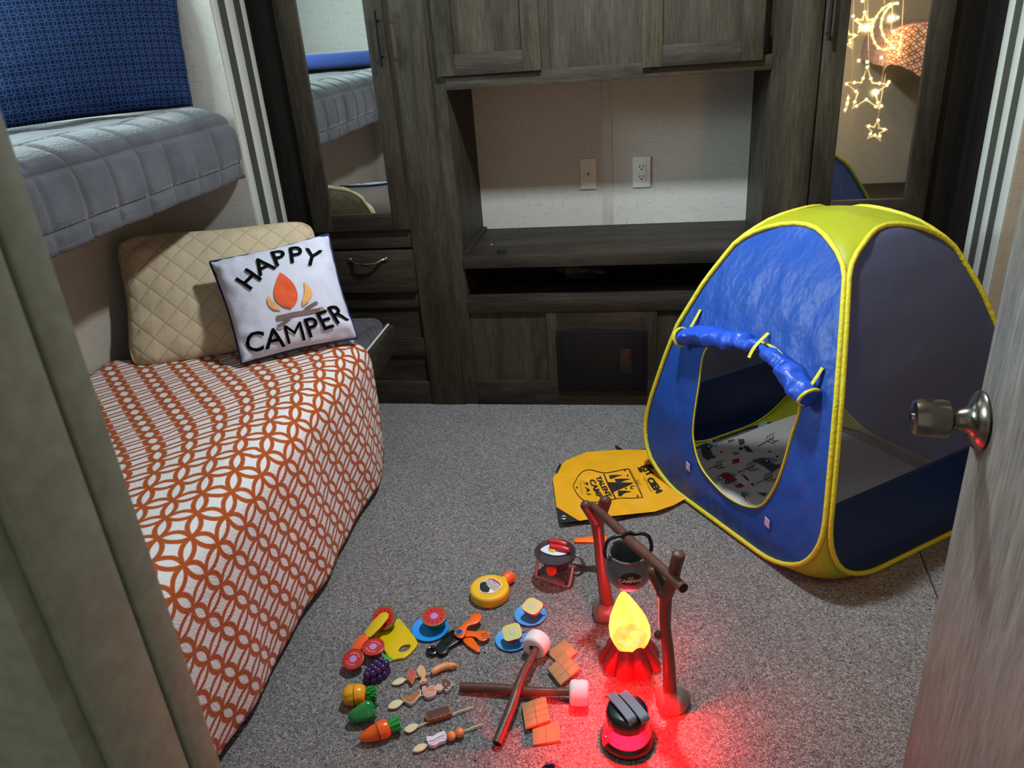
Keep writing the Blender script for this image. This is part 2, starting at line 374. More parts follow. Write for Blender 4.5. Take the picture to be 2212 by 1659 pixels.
def text_vf(s, size, bold=0.0, cut=0.02, sx=1.0):
    cu = bpy.data.curves.new('lettering', 'FONT'); cu.body = s; cu.size = size; cu.align_x = 'CENTER'; cu.align_y = 'CENTER'; cu.offset = bold; cu.resolution_u = 3
    o = bpy.data.objects.new('lettering', cu); COL.objects.link(o); dg = bpy.context.evaluated_depsgraph_get(); dg.update()
    me = bpy.data.meshes.new_from_object(o.evaluated_get(dg)); bpy.data.objects.remove(o)
    bm = bmesh.new(); bm.from_mesh(me); bmesh.ops.triangulate(bm, faces=bm.faces)
    for _ in range(4):
        es = [e for e in bm.edges if e.calc_length() > cut]
        if not es: break
        bmesh.ops.subdivide_edges(bm, edges=es, cuts=1); bmesh.ops.triangulate(bm, faces=bm.faces)
    bm.verts.index_update(); vs = [(v.co.x * sx, v.co.y) for v in bm.verts]; fs = [[v.index for v in f.verts] for f in bm.faces]; bm.free()
    bpy.data.meshes.remove(me); bpy.data.curves.remove(cu); return vs, fs
def poly_vf(pts, cut=0.02):
    """flat print outline (2-D) filled and cut fine enough to follow a surface"""
    bm = bmesh.new(); bv = [bm.verts.new((p[0], p[1], 0)) for p in pts]
    bm.faces.new(bv); bmesh.ops.triangulate(bm, faces=bm.faces)
    for _ in range(4):
        es = [e for e in bm.edges if e.calc_length() > cut]
        if not es: break
        bmesh.ops.subdivide_edges(bm, edges=es, cuts=1); bmesh.ops.triangulate(bm, faces=bm.faces)
    bm.verts.index_update(); vs = [(v.co.x, v.co.y) for v in bm.verts]; fs = [[v.index for v in f.verts] for f in bm.faces]; bm.free(); return vs, fs
def line_vf(pts, w):
    """2-D ribbon along a polyline"""
    vs, fs = [], []; n = len(pts)
    for i, p in enumerate(pts):
        a = Vector(pts[max(i - 1, 0)]); b = Vector(pts[min(i + 1, n - 1)]); d = (b - a).normalized(); nrm = Vector((-d.y, d.x)); ww = w[i] if isinstance(w, (list, tuple)) else w
        vs += [tuple(Vector(p) + nrm * ww / 2), tuple(Vector(p) - nrm * ww / 2)]
    fs = [(2 * i, 2 * i + 1, 2 * i + 3, 2 * i + 2) for i in range(n - 1)]
    return vs, fs
def circle2(cx, cy, r, n=14, ry=None, a0=0.0): return [(cx + r * math.cos(a0 + 2 * PI * i / n), cy + (ry or r) * math.sin(a0 + 2 * PI * i / n)) for i in range(n)]
def decal(name, vf, surf, mat, parent, **k):
    """2-D print carried on a surface: surf(u, v) -> 3-D point"""
    vs, fs = vf; return mk(name, [surf(u, v) for u, v in vs], fs, mat, parent, smooth=False, fix=False, **k)

# ================================================================== SETTING
def struct(o): o['kind'] = 'structure'; return o
FACE = 2.712
fl = struct(box('floor', (-2.4, -0.9, -0.05), (1.85, 3.2, 0.0), CARPET))
sA, sB = F(1984, 1186), F(2016, 1268)
sd = (sB - sA).normalized(); sn = Vector((-sd.y, sd.x, 0)) * 0.0022
sA, sB = sA - sd * 0.1, sB + sd * 0.5
mk('carpet_seam', [sA + sn + Vector((0, 0, .0006)), sA - sn + Vector((0, 0, .0006)), sB - sn + Vector((0, 0, .0006)), sB + sn + Vector((0, 0, .0006))], [(0, 1, 2, 3)], M('seam_dark', '2b2a2a', 0.9), fl, smooth=False)
struct(box('ceiling', (-2.4, 0.40, CEIL), (1.85, 3.2, CEIL + 0.05), CEILM))
wbk = struct(box('wall_back', (-2.4, 3.125, 0), (1.85, 3.18, CEIL), WALLP))
box('panel_batten', (V(1299, 300, 3.125).x, 3.1225, 0.612), (V(1322, 300, 3.125).x, 3.126, 1.197), WALLP, wbk, 0.0008)
struct(box('wall_left', (-2.3, 0.47, 0), (-1.70, 2.505, 1.07), WALLB))
wlu = struct(box('wall_left_upper', (-2.35, 0.47, 0), (-2.3, 2.505, CEIL), WALLB))
struct(box('wall_left_end', (-2.35, 2.457, 0), (-1.307, 2.56, CEIL), WALLP))
struct(box('wall_right', (1.75, 0.40, 0), (1.80, 3.125, CEIL), WALLB))
struct(box('wall_right_end', (1.004, 2.33, 0), (1.75, 2.38, CEIL), WALLB))
struct(box('wall_near_left', (-2.35, 0.43, 0), (-0.45, 0.47, CEIL), WALLP))
struct(box('wall_near_right', (0.475, 0.41, 0), (1.75, 0.46, CEIL), WALLB))
struct(box('wall_near_top', (-0.46, 0.43, 1.93), (0.475, 0.47, CEIL), JAMB))
# window of the upper left bunk (out of the picture; daylight comes in here)
wn = struct(empty('window_1', (-2.29, 1.64, 1.45), kind='structure'))
for nm, lo, hi in (('window_frame', (-2.3, 1.30, 1.42), (-2.275, 1.345, 1.87)), ('window_frame', (-2.3, 1.935, 1.42), (-2.275, 1.97, 1.87)),
                   ('window_frame', (-2.3, 1.345, 1.42), (-2.275, 1.935, 1.445)), ('window_frame', (-2.3, 1.345, 1.84), (-2.275, 1.935, 1.87))):
    box(nm, lo, hi, WHITE_T, wn, 0.004)
# slide-out trims: upright white and dark strips
def strips(name, x, bounds, cols, t, depth):
    r = struct(empty(name, (x, bounds[0], 0), kind='structure'))
    for i, c in enumerate(cols):
        y0, y1 = sorted((bounds[i], bounds[i + 1])); d = depth if c else depth * 0.35
        lo = (min(x, x + t * d), y0, 0.0); hi = (max(x, x + t * d), y1, CEIL)
        box('white_strip' if c else 'dark_strip', lo, hi, WHITE_T if c else DARK_T, r, 0.002 if c else 0)
strips('trim_1', -1.307, [VX(p, 0, -1.304).y for p in (455, 469, 485, 503, 518, 527.5)], (1, 0, 1, 0, 1), 1, 0.003)
strips('trim_2', 1.004, [VX(p, 500, 1.0).y for p in (2089, 2101, 2116, 2129, 2144, 2161)], (1, 0, 1, 0, 1), -1, 0.004)
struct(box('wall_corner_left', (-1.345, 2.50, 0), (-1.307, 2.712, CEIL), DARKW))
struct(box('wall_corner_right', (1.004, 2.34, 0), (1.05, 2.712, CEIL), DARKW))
# left door jamb and casing, close to the camera
jb = struct(empty('trim_3', (-0.42, 0.40, 0), kind='structure'))
box('door_stop', (-0.45, 0.4385, 0), (-0.4115, 0.472, 1.93), JAMB, jb, 0.0015)
box('jamb_groove', (-0.45, 0.4335, 0), (-0.4175, 0.4385, 1.93), M('groove_shade', '22241d', 0.8), jb)  # shade of the narrow gap put into the strip's colour
box('jamb_board', (-0.46, 0.365, 0), (-0.4115, 0.4335, 1.93), JAMB, jb, 0.002)
box('casing', (-0.60, 0.345, 0), (-0.42, 0.365, 1.93), JAMB, jb, 0.003)
jr = struct(empty('trim_4', (0.46, 0.42, 0), kind='structure'))
box('jamb_edge', (0.435, 0.40, 0), (0.475, 0.47, 1.93), JAMB, jr, 0.002)
# open door on the right: hinge near the jamb, free edge further in
hinge, free = Vector((0.445, 0.47, 0)), Vector((0.502, 1.13, 0))
dd = (free - hinge).normalized(); dn = Vector((-dd.y, dd.x, 0))          # dn points to -x, towards the camera side
dr = struct(empty('door_1', tuple(hinge), kind='structure'))
def dpt(a, b, z): return hinge + dd * a + dn * b + Vector((0, 0, z))
DL = (free - hinge).length
def dbox(name, a0, a1, b0, b1, z0, z1, mat, par, bev=0.002):
    vs = [dpt(a, b, z) for a in (a0, a1) for b in (b0, b1) for z in (z0, z1)]
    v, f = bev_bm(vs, BOXF, bev); return mk(name, v, f, mat, par)
leaf = dbox('door_leaf', 0, DL, -0.034, 0.0, 0.012, 1.92, DOORW, dr)
kz = 0.80; ka = (VX(2118, 915, 0.50).y - hinge.y) * 1.0
kb = dpt(ka, 0, kz)
knob = lathe('door_knob', [(0, 0.028), (0.014, 0.028), (0.0135, 0.038), (0.019, 0.042), (0.027, 0.046), (0.0295, 0.052), (0.0285, 0.084), (0.026, 0.092), (0.021, 0.094), (0.0, 0.0935)], kb, NICKEL, dr, axis=dn, seg=36)
lathe('rosette', [(0.0, 0.0), (0.044, 0.0), (0.046, 0.004), (0.043, 0.009), (0.030, 0.014), (0.020, 0.020), (0.015, 0.034), (0, 0.034)], kb, NICKEL, dr, axis=dn, seg=36)
lathe('lock_button', [(0.0, 0.092), (0.007, 0.092), (0.007, 0.097), (0.0, 0.097)], kb, M('chrome', 'c9c9c9', 0.15, 1.0), knob, axis=dn, seg=14)
# ceiling lamp
cl = empty('ceiling_lamp', (-0.06, 1.93, CEIL - 0.03), 'small round ceiling lamp above the middle of the room', 'lamp')
lathe('lamp_body', [(0, 0.03), (0.10, 0.03), (0.10, 0.012), (0.085, 0.0), (0.07, 0.0), (0.07, 0.012), (0, 0.012)], (-0.06, 1.93, CEIL - 0.03), M('lamp_white', 'e0e0dc', 0.4), cl, seg=32)

# ================================================================== CABINETS
def face_panel(name, par, x0, x1, z0, z1, mat, rec, frame, y=FACE, th=0.02, inner=None):
    """frame-and-panel door: stiles, rails and a panel set back"""
    p = box(name, (x0 + frame[0], y - th + rec, z0 + frame[2]), (x1 - frame[1], y - 0.002, z1 - frame[3]), inner or mat, par)
    box('door_stile', (x0, y - th, z0), (x0 + frame[0], y - 0.001, z1), WOODV, p, 0.0015); box('door_stile', (x1 - frame[1], y - th, z0), (x1, y - 0.001, z1), WOODV, p, 0.0015)
    box('door_rail', (x0 + frame[0], y - th, z0), (x1 - frame[1], y - 0.001, z0 + frame[2]), WOODH, p, 0.0015)
    if frame[3] > 0: box('door_rail', (x0 + frame[0], y - th, z1 - frame[3]), (x1 - frame[1], y - 0.001, z1), WOODH, p, 0.0015)
    return p
# left wardrobe
wl = empty('wardrobe', (-1.01, FACE, 0), 'dark wood wardrobe with mirror door and drawers beside the bunk beds', 'wardrobe')
YB = 3.12
box('side_panel', (-1.318, FACE + 0.004, 0), (-1.30, YB, CEIL), WOODV, wl)
box('side_panel', (-0.712, FACE + 0.004, 0), (-0.703, YB, CEIL), WOODV, wl)
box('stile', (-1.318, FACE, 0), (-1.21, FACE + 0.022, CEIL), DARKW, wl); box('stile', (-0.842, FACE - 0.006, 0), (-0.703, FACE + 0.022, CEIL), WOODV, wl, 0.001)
for z0, z1 in ((0.655, 0.735), (0.418, 0.482), (0.215, 0.29), (0, 0.10)): box('rail', (-1.21, FACE, z0), (-0.842, FACE + 0.022, z1), WOODH, wl, 0.001)
box('recessed_panel', (-1.21, FACE + 0.012, 0.29), (-0.842, FACE + 0.02, 0.418), WOODH, wl); box('recessed_panel', (-1.21, FACE + 0.012, 0.10), (-0.842, FACE + 0.02, 0.215), WOODH, wl)
box('back_panel', (-1.30, 2.80, 0.735), (-0.712, 2.81, CEIL), WOODV, wl); box('back_panel', (-1.21, 2.75, 0.48), (-0.842, 2.76, 0.66), WOODV, wl)
wd_l = face_panel('mirror_door', wl, -1.211, -0.838, 0.727, 1.95, WOODV, 0.012, (0.077, 0.064, 0.061, 0.07))
box('mirror', (-1.134, FACE - 0.010, 0.788), (-0.902, FACE - 0.0085, 1.88), MIRROR, wd_l, label='tall narrow mirror')
h0, h1 = V(807, 32, 2.655), V(821, 137, 2.655)
hx = (h0.x + h1.x) / 2
tube('bar_handle', [(hx, 2.662, h1.z - .012), (hx, 2.662, h0.z + .012)], 0.0055, BLACKM, wd_l, seg=12)
for z in (h1.z + 0.018, h0.z - 0.018): tube('handle_post', [(hx, 2.662, z), (hx, FACE - 0.02, z)], 0.0045, BLACKM, wd_l, seg=8)
dw = box('drawer_front', (-1.183, FACE - 0.02, 0.487), (-0.843, FACE - 0.001, 0.648), WOODH, wl, 0.0015)
hA, hB = V(754, 563, 2.68), V(831, 563, 2.68); hz = (hA.z + hB.z) / 2
tube('bow_handle', [(hA.x, 2.691, hz), (hA.x + .012, 2.684, hz - .001), (hA.x + .035, 2.668, hz - .008), ((hA.x + hB.x) / 2, 2.662, hz - .010), (hB.x - .035, 2.668, hz - .008), (hB.x - .012, 2.684, hz - .001), (hB.x, 2.691, hz)], [.005, .006, .0045, .006, .0045, .006, .005], NICKEL, dw, sub=5, seg=10)
for x in (hA.x, hB.x): lathe('handle_foot', [(0, 0), (0.011, 0), (0.010, 0.004), (0.006, 0.007), (0, 0.007)], (x, 2.692, hz), NICKEL, dw, axis=Vector((0, -1, 0)), seg=16)

# middle media cabinet
mc = empty('media_cabinet', (-0.13, FACE, 0), 'dark wood media cabinet with open niche between the two wardrobes', 'cabinet')
XL, XR = -0.655, 0.402
box('stile', (-0.703, FACE, 0), (XL, FACE + 0.02, CEIL), WOODV, mc); box('stile', (XR, FACE, 0), (0.452, FACE + 0.02, CEIL), WOODV, mc)
box('niche_side', (XL - 0.012, FACE + 0.02, 0), (XL, YB + .004, CEIL), WOODV, mc); box('niche_side', (XR, FACE + 0.02, 0), (XR + 0.012, YB + .004, CEIL), WOODV, mc)
box('upper_carcass', (XL, FACE + 0.001, 1.197), (XR, YB + .004, 1.215), WOODH, mc); box('bottom_rail', (XL, FACE - 0.004, 1.192), (XR, FACE + 0.02, 1.238), WOODH, mc, 0.001)
box('upper_back', (XL, FACE + 0.03, 1.215), (XR, FACE + 0.04, CEIL), WOODV, mc)
box('divider_stile', (-0.335, FACE - 0.002, 1.236), (-0.298, FACE + 0.02, 1.95), WOODV, mc); box('divider_stile', (-0.035, FACE - 0.002, 1.236), (0.01, FACE + 0.02, 1.95), WOODV, mc)
box('centre_panel', (-0.298, FACE + 0.008, 1.238), (-0.035, FACE + 0.014, 1.95), WOODV, mc)
face_panel('cupboard_door', mc, -0.675, -0.326, 1.237, 1.93, WOODV, 0.013, (0.062, 0.06, 0.066, 0.06), y=FACE - 0.003)
d2 = face_panel('cupboard_door', mc, 0.0, 0.370, 1.223, 1.93, WOODV, 0.013, (0.063, 0.066, 0.063, 0.06), y=FACE - 0.003)
k0, k1 = V(1650, 50, 2.69), V(1648, 104, 2.69)
tube('door_catch', [(k0.x + .003, 2.692, k1.z), (k0.x + .003, 2.692, k0.z)], 0.006, BLACKM, d2, seg=12)
box('shelf', (XL, FACE + 0.02, 0.573), (XR, YB + .004, 0.612), WOODH, mc); box('shelf_front', (XL, FACE - 0.008, 0.568), (XR, FACE + 0.02, 0.612), WOODH, mc, 0.0015)
box('shelf_cleat', (XL, FACE + 0.03, 0.612), (XL + 0.016, YB, 0.623), WOODH, mc)
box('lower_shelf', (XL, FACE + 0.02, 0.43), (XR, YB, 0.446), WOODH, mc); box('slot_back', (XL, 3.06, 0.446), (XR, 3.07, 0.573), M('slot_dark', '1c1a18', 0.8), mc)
box('shelf_rail', (XL, FACE - 0.004, 0.392), (XR, FACE + 0.02, 0.446), WOODH, mc, 0.0015)
box('base_rail', (XL, FACE - 0.002, 0), (XR, FACE + 0.02, 0.104), WOODH, mc, 0.001)
box('lower_stile', (-0.360, FACE, 0.104), (-0.318, FACE + 0.02, 0.392), WOODV, mc); box('lower_stile', (0.012, FACE, 0.104), (0.055, FACE + 0.02, 0.392), WOODV, mc)
box('lower_rail', (-0.318, FACE, 0.30), (0.012, FACE + 0.02, 0.392), WOODH, mc)
box('recessed_panel', (XL, FACE + 0.010, 0.104), (-0.360, FACE + 0.018, 0.392), WOODV, mc); box('recessed_panel', (0.055, FACE + 0.010, 0.104), (XR, FACE + 0.018, 0.392), WOODV, mc)
ap = box('access_door', (-0.322, FACE - 0.014, 0.064), (0.018, FACE + 0.01, 0.314), M('satin_black', '0d0c0f', 0.5, spec=.25), mc, 0.003, label='black plastic access door')
box('access_inset', (-0.306, FACE - 0.019, 0.08), (0.004, FACE - 0.013, 0.30), M('satin_black', '0d0c0f', 0.5, spec=.25), ap, 0.002)
l0, l1 = V(1339, 752, 2.70), V(1367, 806, 2.70)
box('access_latch', (l0.x, FACE - 0.022, l1.z), (l1.x, FACE - 0.018, l0.z), BLACK, ap, 0.001)
# right wardrobe
wr = empty('wardrobe', (0.73, FACE, 0), 'dark wood wardrobe with mirror door behind the play tent', 'wardrobe')
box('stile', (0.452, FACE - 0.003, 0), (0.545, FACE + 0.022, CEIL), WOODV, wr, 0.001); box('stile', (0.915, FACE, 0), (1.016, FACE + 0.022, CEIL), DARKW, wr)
box('side_panel', (0.452, FACE + 0.022, 0), (0.462, YB, CEIL), WOODV, wr); box('side_panel', (1.0, FACE + 0.022, 0), (1.016, YB, CEIL), WOODV, wr)
for z0, z1 in ((0.40, 0.72), (0, 0.12)): box('rail', (0.545, FACE, z0), (0.915, FACE + 0.022, z1), WOODH, wr)
box('recessed_panel', (0.545, FACE + 0.01, 0.12), (0.915, FACE + 0.02, 0.40), WOODV, wr); box('back_panel', (0.47, 2.80, 0.72), (1.0, 2.81, CEIL), WOODV, wr)
wd_r = face_panel('mirror_door', wr, 0.548, 0.912, 0.705, 1.95, WOODV, 0.012, (0.068, 0.066, 0.067, 0.07))
box('mirror', (0.615, FACE - 0.010, 0.772), (0.847, FACE - 0.0085, 1.88), MIRROR, wd_r, label='tall narrow mirror')
h0 = V(1790, 88, 2.66)
tube('bar_handle', [(h0.x, 2.662, h0.z), (h0.x, 2.662, h0.z + 0.19)], 0.0055, BLACKM, wd_r, seg=12)
for z in (h0.z + 0.02, h0.z + 0.17): tube('handle_post', [(h0.x, 2.662, z), (h0.x, FACE - 0.02, z)], 0.0045, BLACKM, wd_r, seg=8)

# wall plates on the niche wall
def plate(name, p0, p1, label, mat, outlet):
    a, b = V(*p0, 3.12), V(*p1, 3.12); x0, x1, z0, z1 = a.x, b.x, b.z, a.z; cx, cz = (x0 + x1) / 2, (z0 + z1) / 2; yy = 3.125
    r = empty(name, (cx, yy, z0), label, 'wall plate')
    box('plate', (x0, yy - 0.008, z0), (x1, yy, z1), mat, r, 0.003)
    if outlet:
        i = box('socket_insert', (cx - 0.018, yy - 0.0095, cz - 0.037), (cx + 0.018, yy - 0.007, cz + 0.037), PLATEW, r, 0.0008)
        for dz in (0.019, -0.019):
            box('slot', (cx - 0.0085, yy - 0.0105, cz + dz - 0.001), (cx - 0.0062, yy - 0.009, cz + dz + 0.0085), SLOT, i); box('slot', (cx + 0.0058, yy - 0.0105, cz + dz), (cx + 0.0081, yy - 0.009, cz + dz + 0.0080), SLOT, i)
            lathe('ground_hole', [(0, 0), (0.0032, 0), (0.0032, .001), (0, .001)], (cx, yy - 0.0095, cz + dz - 0.0075), SLOT, i, axis=Vector((0, -1, 0)), seg=10)
    else:
        lathe('coax_socket', [(0, 0), (0.0055, 0), (0.0055, .004), (0.004, .004), (0.004, .009), (0.0022, .009), (0.0022, .004), (0, .004)], (cx, yy - 0.008, cz), BRASS, r, axis=Vector((0, -1, 0)), seg=14)
        for dz in (0.042, -0.042): lathe('screw', [(0, 0), (0.0032, 0), (0.002, .0015), (0, .0015)], (cx, yy - 0.008, cz + dz), PLATEC, r, axis=Vector((0, -1, 0)), seg=10)
plate('coax_plate', (1252, 343), (1289.5, 408), 'ivory cable socket plate with single screw connector on the niche wall', PLATEC, False)
plate('power_outlet', (1366.5, 339), (1405, 404), 'white double power outlet on the niche wall', PLATEW, True)
# small things on and under the shelf
q = F(1084, 545, 0.612)
lathe('felt_puck', [(0, 0), (0.0165, 0), (0.0175, 0.003), (0.0165, 0.013), (0.014, 0.0145), (0, 0.0145)], q, M('black_felt', '141414', 0.9), seg=22, label='small black round puck lying on the niche shelf', cat='puck')
q = F(1062, 529, 0.612); ellipsoid('crumb', q + Vector((0, 0, .0016)), (0.004, 0.003, 0.0016), M('crumb_white', 'c8c4bc', 0.8), seg=8, label='tiny white crumb on the niche shelf beside the black puck', cat='crumb')
def bagfn(v):
    n = noise.noise_vector(v * 28.0); return v * (1 + 0.35 * n.x) + Vector((0, 0, 0.012 * n.y))
ellipsoid('crumpled_bag', (-0.235, 2.90, 0.498), (0.09, 0.05, 0.042), M('bag_grey', '2c2a29', 0.6), seg=36, fn=bagfn, label='crumpled grey plastic bag inside the dark slot under the niche shelf', cat='bag')

# ================================================================== BEDS
# lower bunk
lb = empty('lower_bunk', (-1.29, 1.5, 0), 'low dark wood bunk platform under the orange blanket', 'bunk bed')
box('bunk_base', (-1.69, 0.49, 0), (-0.99, 2.46, 0.34), WOODV, lb); box('bunk_deck', (-1.69, 0.49, 0.34), (-0.905, 2.495, 0.365), WOODH, lb)
box('front_fascia', (-0.905, 0.49, 0.335), (-0.885, 2.50, 0.43), WOODH, lb, 0.002); box('end_fascia', (-1.29, 2.482, 0.335), (-0.905, 2.50, 0.43), WOODH, lb, 0.002)
tube('white_piping', [(-0.903, 0.5, 0.434), (-0.903, 2.49, 0.434)], 0.004, WHITE_T, lb, seg=8)
def rbox_grid(lo, hi, r, n=(14, 24), fn=None):
    """soft cushion: box with rounded rim"""
    cx, cy = (lo[0] + hi[0]) / 2, (lo[1] + hi[1]) / 2; hx, hy, hz = (hi[0] - lo[0]) / 2, (hi[1] - lo[1]) / 2, (hi[2] - lo[2]) / 2; cz = (lo[2] + hi[2]) / 2
    v, f = [], []; prof = [(-r, -hz)] + [(-r + r * math.sin(t * PI / 8), -hz + r * (1 - math.cos(t * PI / 8))) for t in range(1, 5)] + [(-r + r * math.cos(t * PI / 8), hz - r + r * math.sin(t * PI / 8)) for t in range(0, 5)]
    ring = []
    for a in range(4):
        for k in range(7):
            t = a * PI / 2 + k * PI / 2 / 7; sx = 1 if a in (0, 3) else -1; sy = 1 if a in (0, 1) else -1; ring.append((t, sx, sy))
    rows = []
    for off, z in prof:
        row = []
        for t, sx, sy in ring:
            p = Vector((cx + sx * (hx - r) + (r + off) * math.cos(t), cy + sy * (hy - r) + (r + off) * math.sin(t), cz + z)); row.append(len(v)); v.append(p)
        rows.append(row)
    n_ = len(ring)
    for A, B in zip(rows, rows[1:]):
        for i in range(n_): f.append((A[i], A[(i + 1) % n_], B[(i + 1) % n_], B[i]))
    f.append(rows[0][::-1]); f.append(rows[-1]); return v, f
v, f = rbox_grid((-1.69, 0.5, 0.37), (-0.91, 2.478, 0.474), 0.035)
mk('mattress', v, f, FUZZ, label='fuzzy dark grey mattress on the lower bunk', cat='mattress')
# orange blanket over the lower bunk
def blanket():
    xs = [(-1.685, 0.492), (-1.5, 0.490), (-1.3, 0.492), (-1.1, 0.497), (-1.0, 0.497), (-0.955, 0.494), (-0.915, 0.483), (-0.886, 0.458), (-0.872, 0.42), (-0.868, 0.36), (-0.865, 0.28), (-0.862, 0.2), (-0.86, 0.12), (-0.862, 0.035)]
    prof = catmull([Vector((x, 0, z)) for x, z in xs], 5); s = [0.0]
    for a, b in zip(prof, prof[1:]): s.append(s[-1] + (b - a).length)
    top = next(i for i, p in enumerate(prof) if p.x > -0.93)
    nu, nv = len(prof), 110; vs, uv = [], []
    for j in range(nv):
        t = j / (nv - 1)
        for i, p in enumerate(prof):
            yfar = 2.03 + (min(p.x, -0.9) + 1.685) / 0.785 * 0.17 if i < top else 2.20
            y = yfar + (0.50 - yfar) * t
            hang = max(0.0, (s[i] - s[top]) / (s[-1] - s[top])); n1 = noise.noise(Vector((p.x * 3, y * 2.6, 1.3))); n2 = noise.noise(Vector((y * 7.0, p.z * 3.0, 7.7)))
            x, z = p.x, p.z
            if i <= top: z += 0.010 * n1 + 0.006 * noise.noise(Vector((p.x * 11, y * 5, 3.1)))
            x += hang * (0.016 * n2 + 0.010 * math.sin(y * 16 + 1.0) * hang) - 0.006 * hang
            if t < 0.02: x -= 0.006 * hang
            vs.append(Vector((x, y, max(z, 0.02))))
            # printed rings: cells drawn out one way on the top, the other way on the drop
            d_ = s[i] - (s[top] - 0.03 - 0.25 * max(0.0, (2.1 - y) / 0.9)); k_ = 1 / (1 + math.exp(-d_ / 0.035)); sp = 0.035 * math.log(1 + math.exp(d_ / 0.035)) if d_ < 0.6 else d_; sn_ = d_ - sp
            uv.append((10.0 * y + 8.0 * sn_ + 15.6 * sp + 40, -10.0 * y + 15.6 * sn_ + 7.0 * sp + 80))
    fs = [(j * nu + i, j * nu + i + 1, (j + 1) * nu + i + 1, (j + 1) * nu + i) for j in range(nv - 1) for i in range(nu - 1)]
    o = mk('blanket', vs, fs, BLANKET, uv=uv, label='white blanket with orange interlocking rings spread over the lower bunk', cat='blanket')
    md = o.modifiers.new('thickness', 'SOLIDIFY'); md.thickness = 0.005; md.offset = -1
    return o
blanket()
box('blue_cloth', (-1.0, 2.185, 0.484), (-0.925, 2.215, 0.492), M('pale_blue_cloth', '9fc0e0', 0.8), bev=0.003, label='sliver of pale blue cloth peeking out under the campfire cushion', cat='cloth')

def pillow(name, BL, BR, TR, TL, thick, mat, par=None, n=34, pinch=0.05, wr=0.004, seed=0.0, power=0.38, ws=14, soft=0.0, **k):
    BL, BR, TR, TL = map(Vector, (BL, BR, TR, TL)); nr = ((BR - BL).cross(TL - BL)).normalized(); W, Hh = (BR - BL).length, (TL - BL).length
    def base(u, v):
        uu = 0.5 + (u - 0.5) * (1 - pinch * (1 - (2 * v - 1) ** 2) ** 1.0 * 0 - pinch * (1 - abs(2 * v - 1) ** 1.5)) if True else u
        vv = 0.5 + (v - 0.5) * (1 - pinch * (1 - abs(2 * u - 1) ** 1.5))
        return (BL * (1 - uu) + BR * uu) * (1 - vv) + (TL * (1 - uu) + TR * uu) * vv
    base0 = base; ctr = (BL + BR + TR + TL) / 4
    def base(u, v): p = base0(u, v); return p + (ctr - p) * (soft * (abs(2 * u - 1) * abs(2 * v - 1)) ** 7)
    def th(u, v):
        a = max(0.0, 1 - (2 * u - 1) ** 2) * max(0.0, 1 - (2 * v - 1) ** 2); return thick * a ** power
    def front(u, v, off=0.0):
        p = base(u, v); h = th(u, v); ed = (abs(2 * u - 1) ** 3 + abs(2 * v - 1) ** 3)
        h += wr * noise.noise(Vector((u * ws + seed, v * ws, 2.2 + seed))) * (0.3 + ed) * (1 if h > 0 else 0)
        return p + nr * (h + off)
    vs, uv = [], []
    for side in (1, -1):
        for j in range(n):
            for i in range(n):
                # finer sampling near the rim
                u = 0.5 - 0.5 * math.cos(PI * i / (n - 1)); v = 0.5 - 0.5 * math.cos(PI * j / (n - 1))
                p = front(u, v) if side > 0 else base(u, v) - nr * (th(u, v) * 0.8); vs.append(p); uv.append((u * W, v * Hh))
    g = lambda s, i, j: s * n * n + j * n + i
    fs = []
    for j in range(n - 1):
        for i in range(n - 1):
            fs.append((g(0, i, j), g(0, i + 1, j), g(0, i + 1, j + 1), g(0, i, j + 1))); fs.append((g(1, i, j), g(1, i, j + 1), g(1, i + 1, j + 1), g(1, i + 1, j)))
    rim = [(i, 0) for i in range(n)] + [(n - 1, j) for j in range(1, n)] + [(i, n - 1) for i in range(n - 2, -1, -1)] + [(0, j) for j in range(n - 2, 0, -1)]
    for a, b in zip(rim, rim[1:] + rim[:1]): fs.append((g(0, *a), g(1, *a), g(1, *b), g(0, *b)))
    o = mk(name, vs, fs, mat, par, uv=uv, **k)
    return o, front, base, rim, (W, Hh)
# tan quilted pillow
K = 1.03
def away(p, k): return CAM + (Vector(p) - CAM) * k
tan = empty('quilted_pillow', (-1.33, 2.1, 0.48), 'large tan diamond-quilted pillow leaning on the lower bunk wall', 'pillow')
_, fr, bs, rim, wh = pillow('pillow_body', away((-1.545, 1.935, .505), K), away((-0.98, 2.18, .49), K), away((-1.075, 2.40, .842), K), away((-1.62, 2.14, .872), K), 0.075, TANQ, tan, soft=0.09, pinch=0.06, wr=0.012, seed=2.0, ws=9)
tube('piping', [bs(0.5 - 0.5 * math.cos(PI * i / 33), 0.5 - 0.5 * math.cos(PI * j / 33)) for i, j in rim], 0.006, M('tan_piping', 'b5a078', 0.85), tan, seg=8, closed=True)
# campfire cushion
hp = empty('campfire_cushion', (-1.1, 2.12, 0.49), 'square white cushion with HAPPY CAMPER lettering and campfire applique', 'cushion')
K2 = 0.99
_, fr, bs, rim, (HW, HH) = pillow('cushion_body', away((-1.21, 2.0, .50), K2), away((-0.908, 2.195, .502), K2), away((-0.99, 2.30, .815), K2), away((-1.325, 2.15, .778), K2), 0.072, M('cushion_white', 'c6c8d6', 0.75, bump=0.15, bscale=35), hp, pinch=0.05, wr=0.010, seed=9.0, ws=11)
tube('navy_piping', [bs(0.5 - 0.5 * math.cos(PI * i / 33), 0.5 - 0.5 * math.cos(PI * j / 33)) for i, j in rim], 0.0055, M('navy_piping', '15224e', 0.8), hp, seg=8, closed=True)
INK = M('black_applique', '050506', 0.9, spec=.1)
def cush(u, v, off=0.005): return fr(min(max(u, 0.01), .99), min(max(v, 0.01), .99), off)
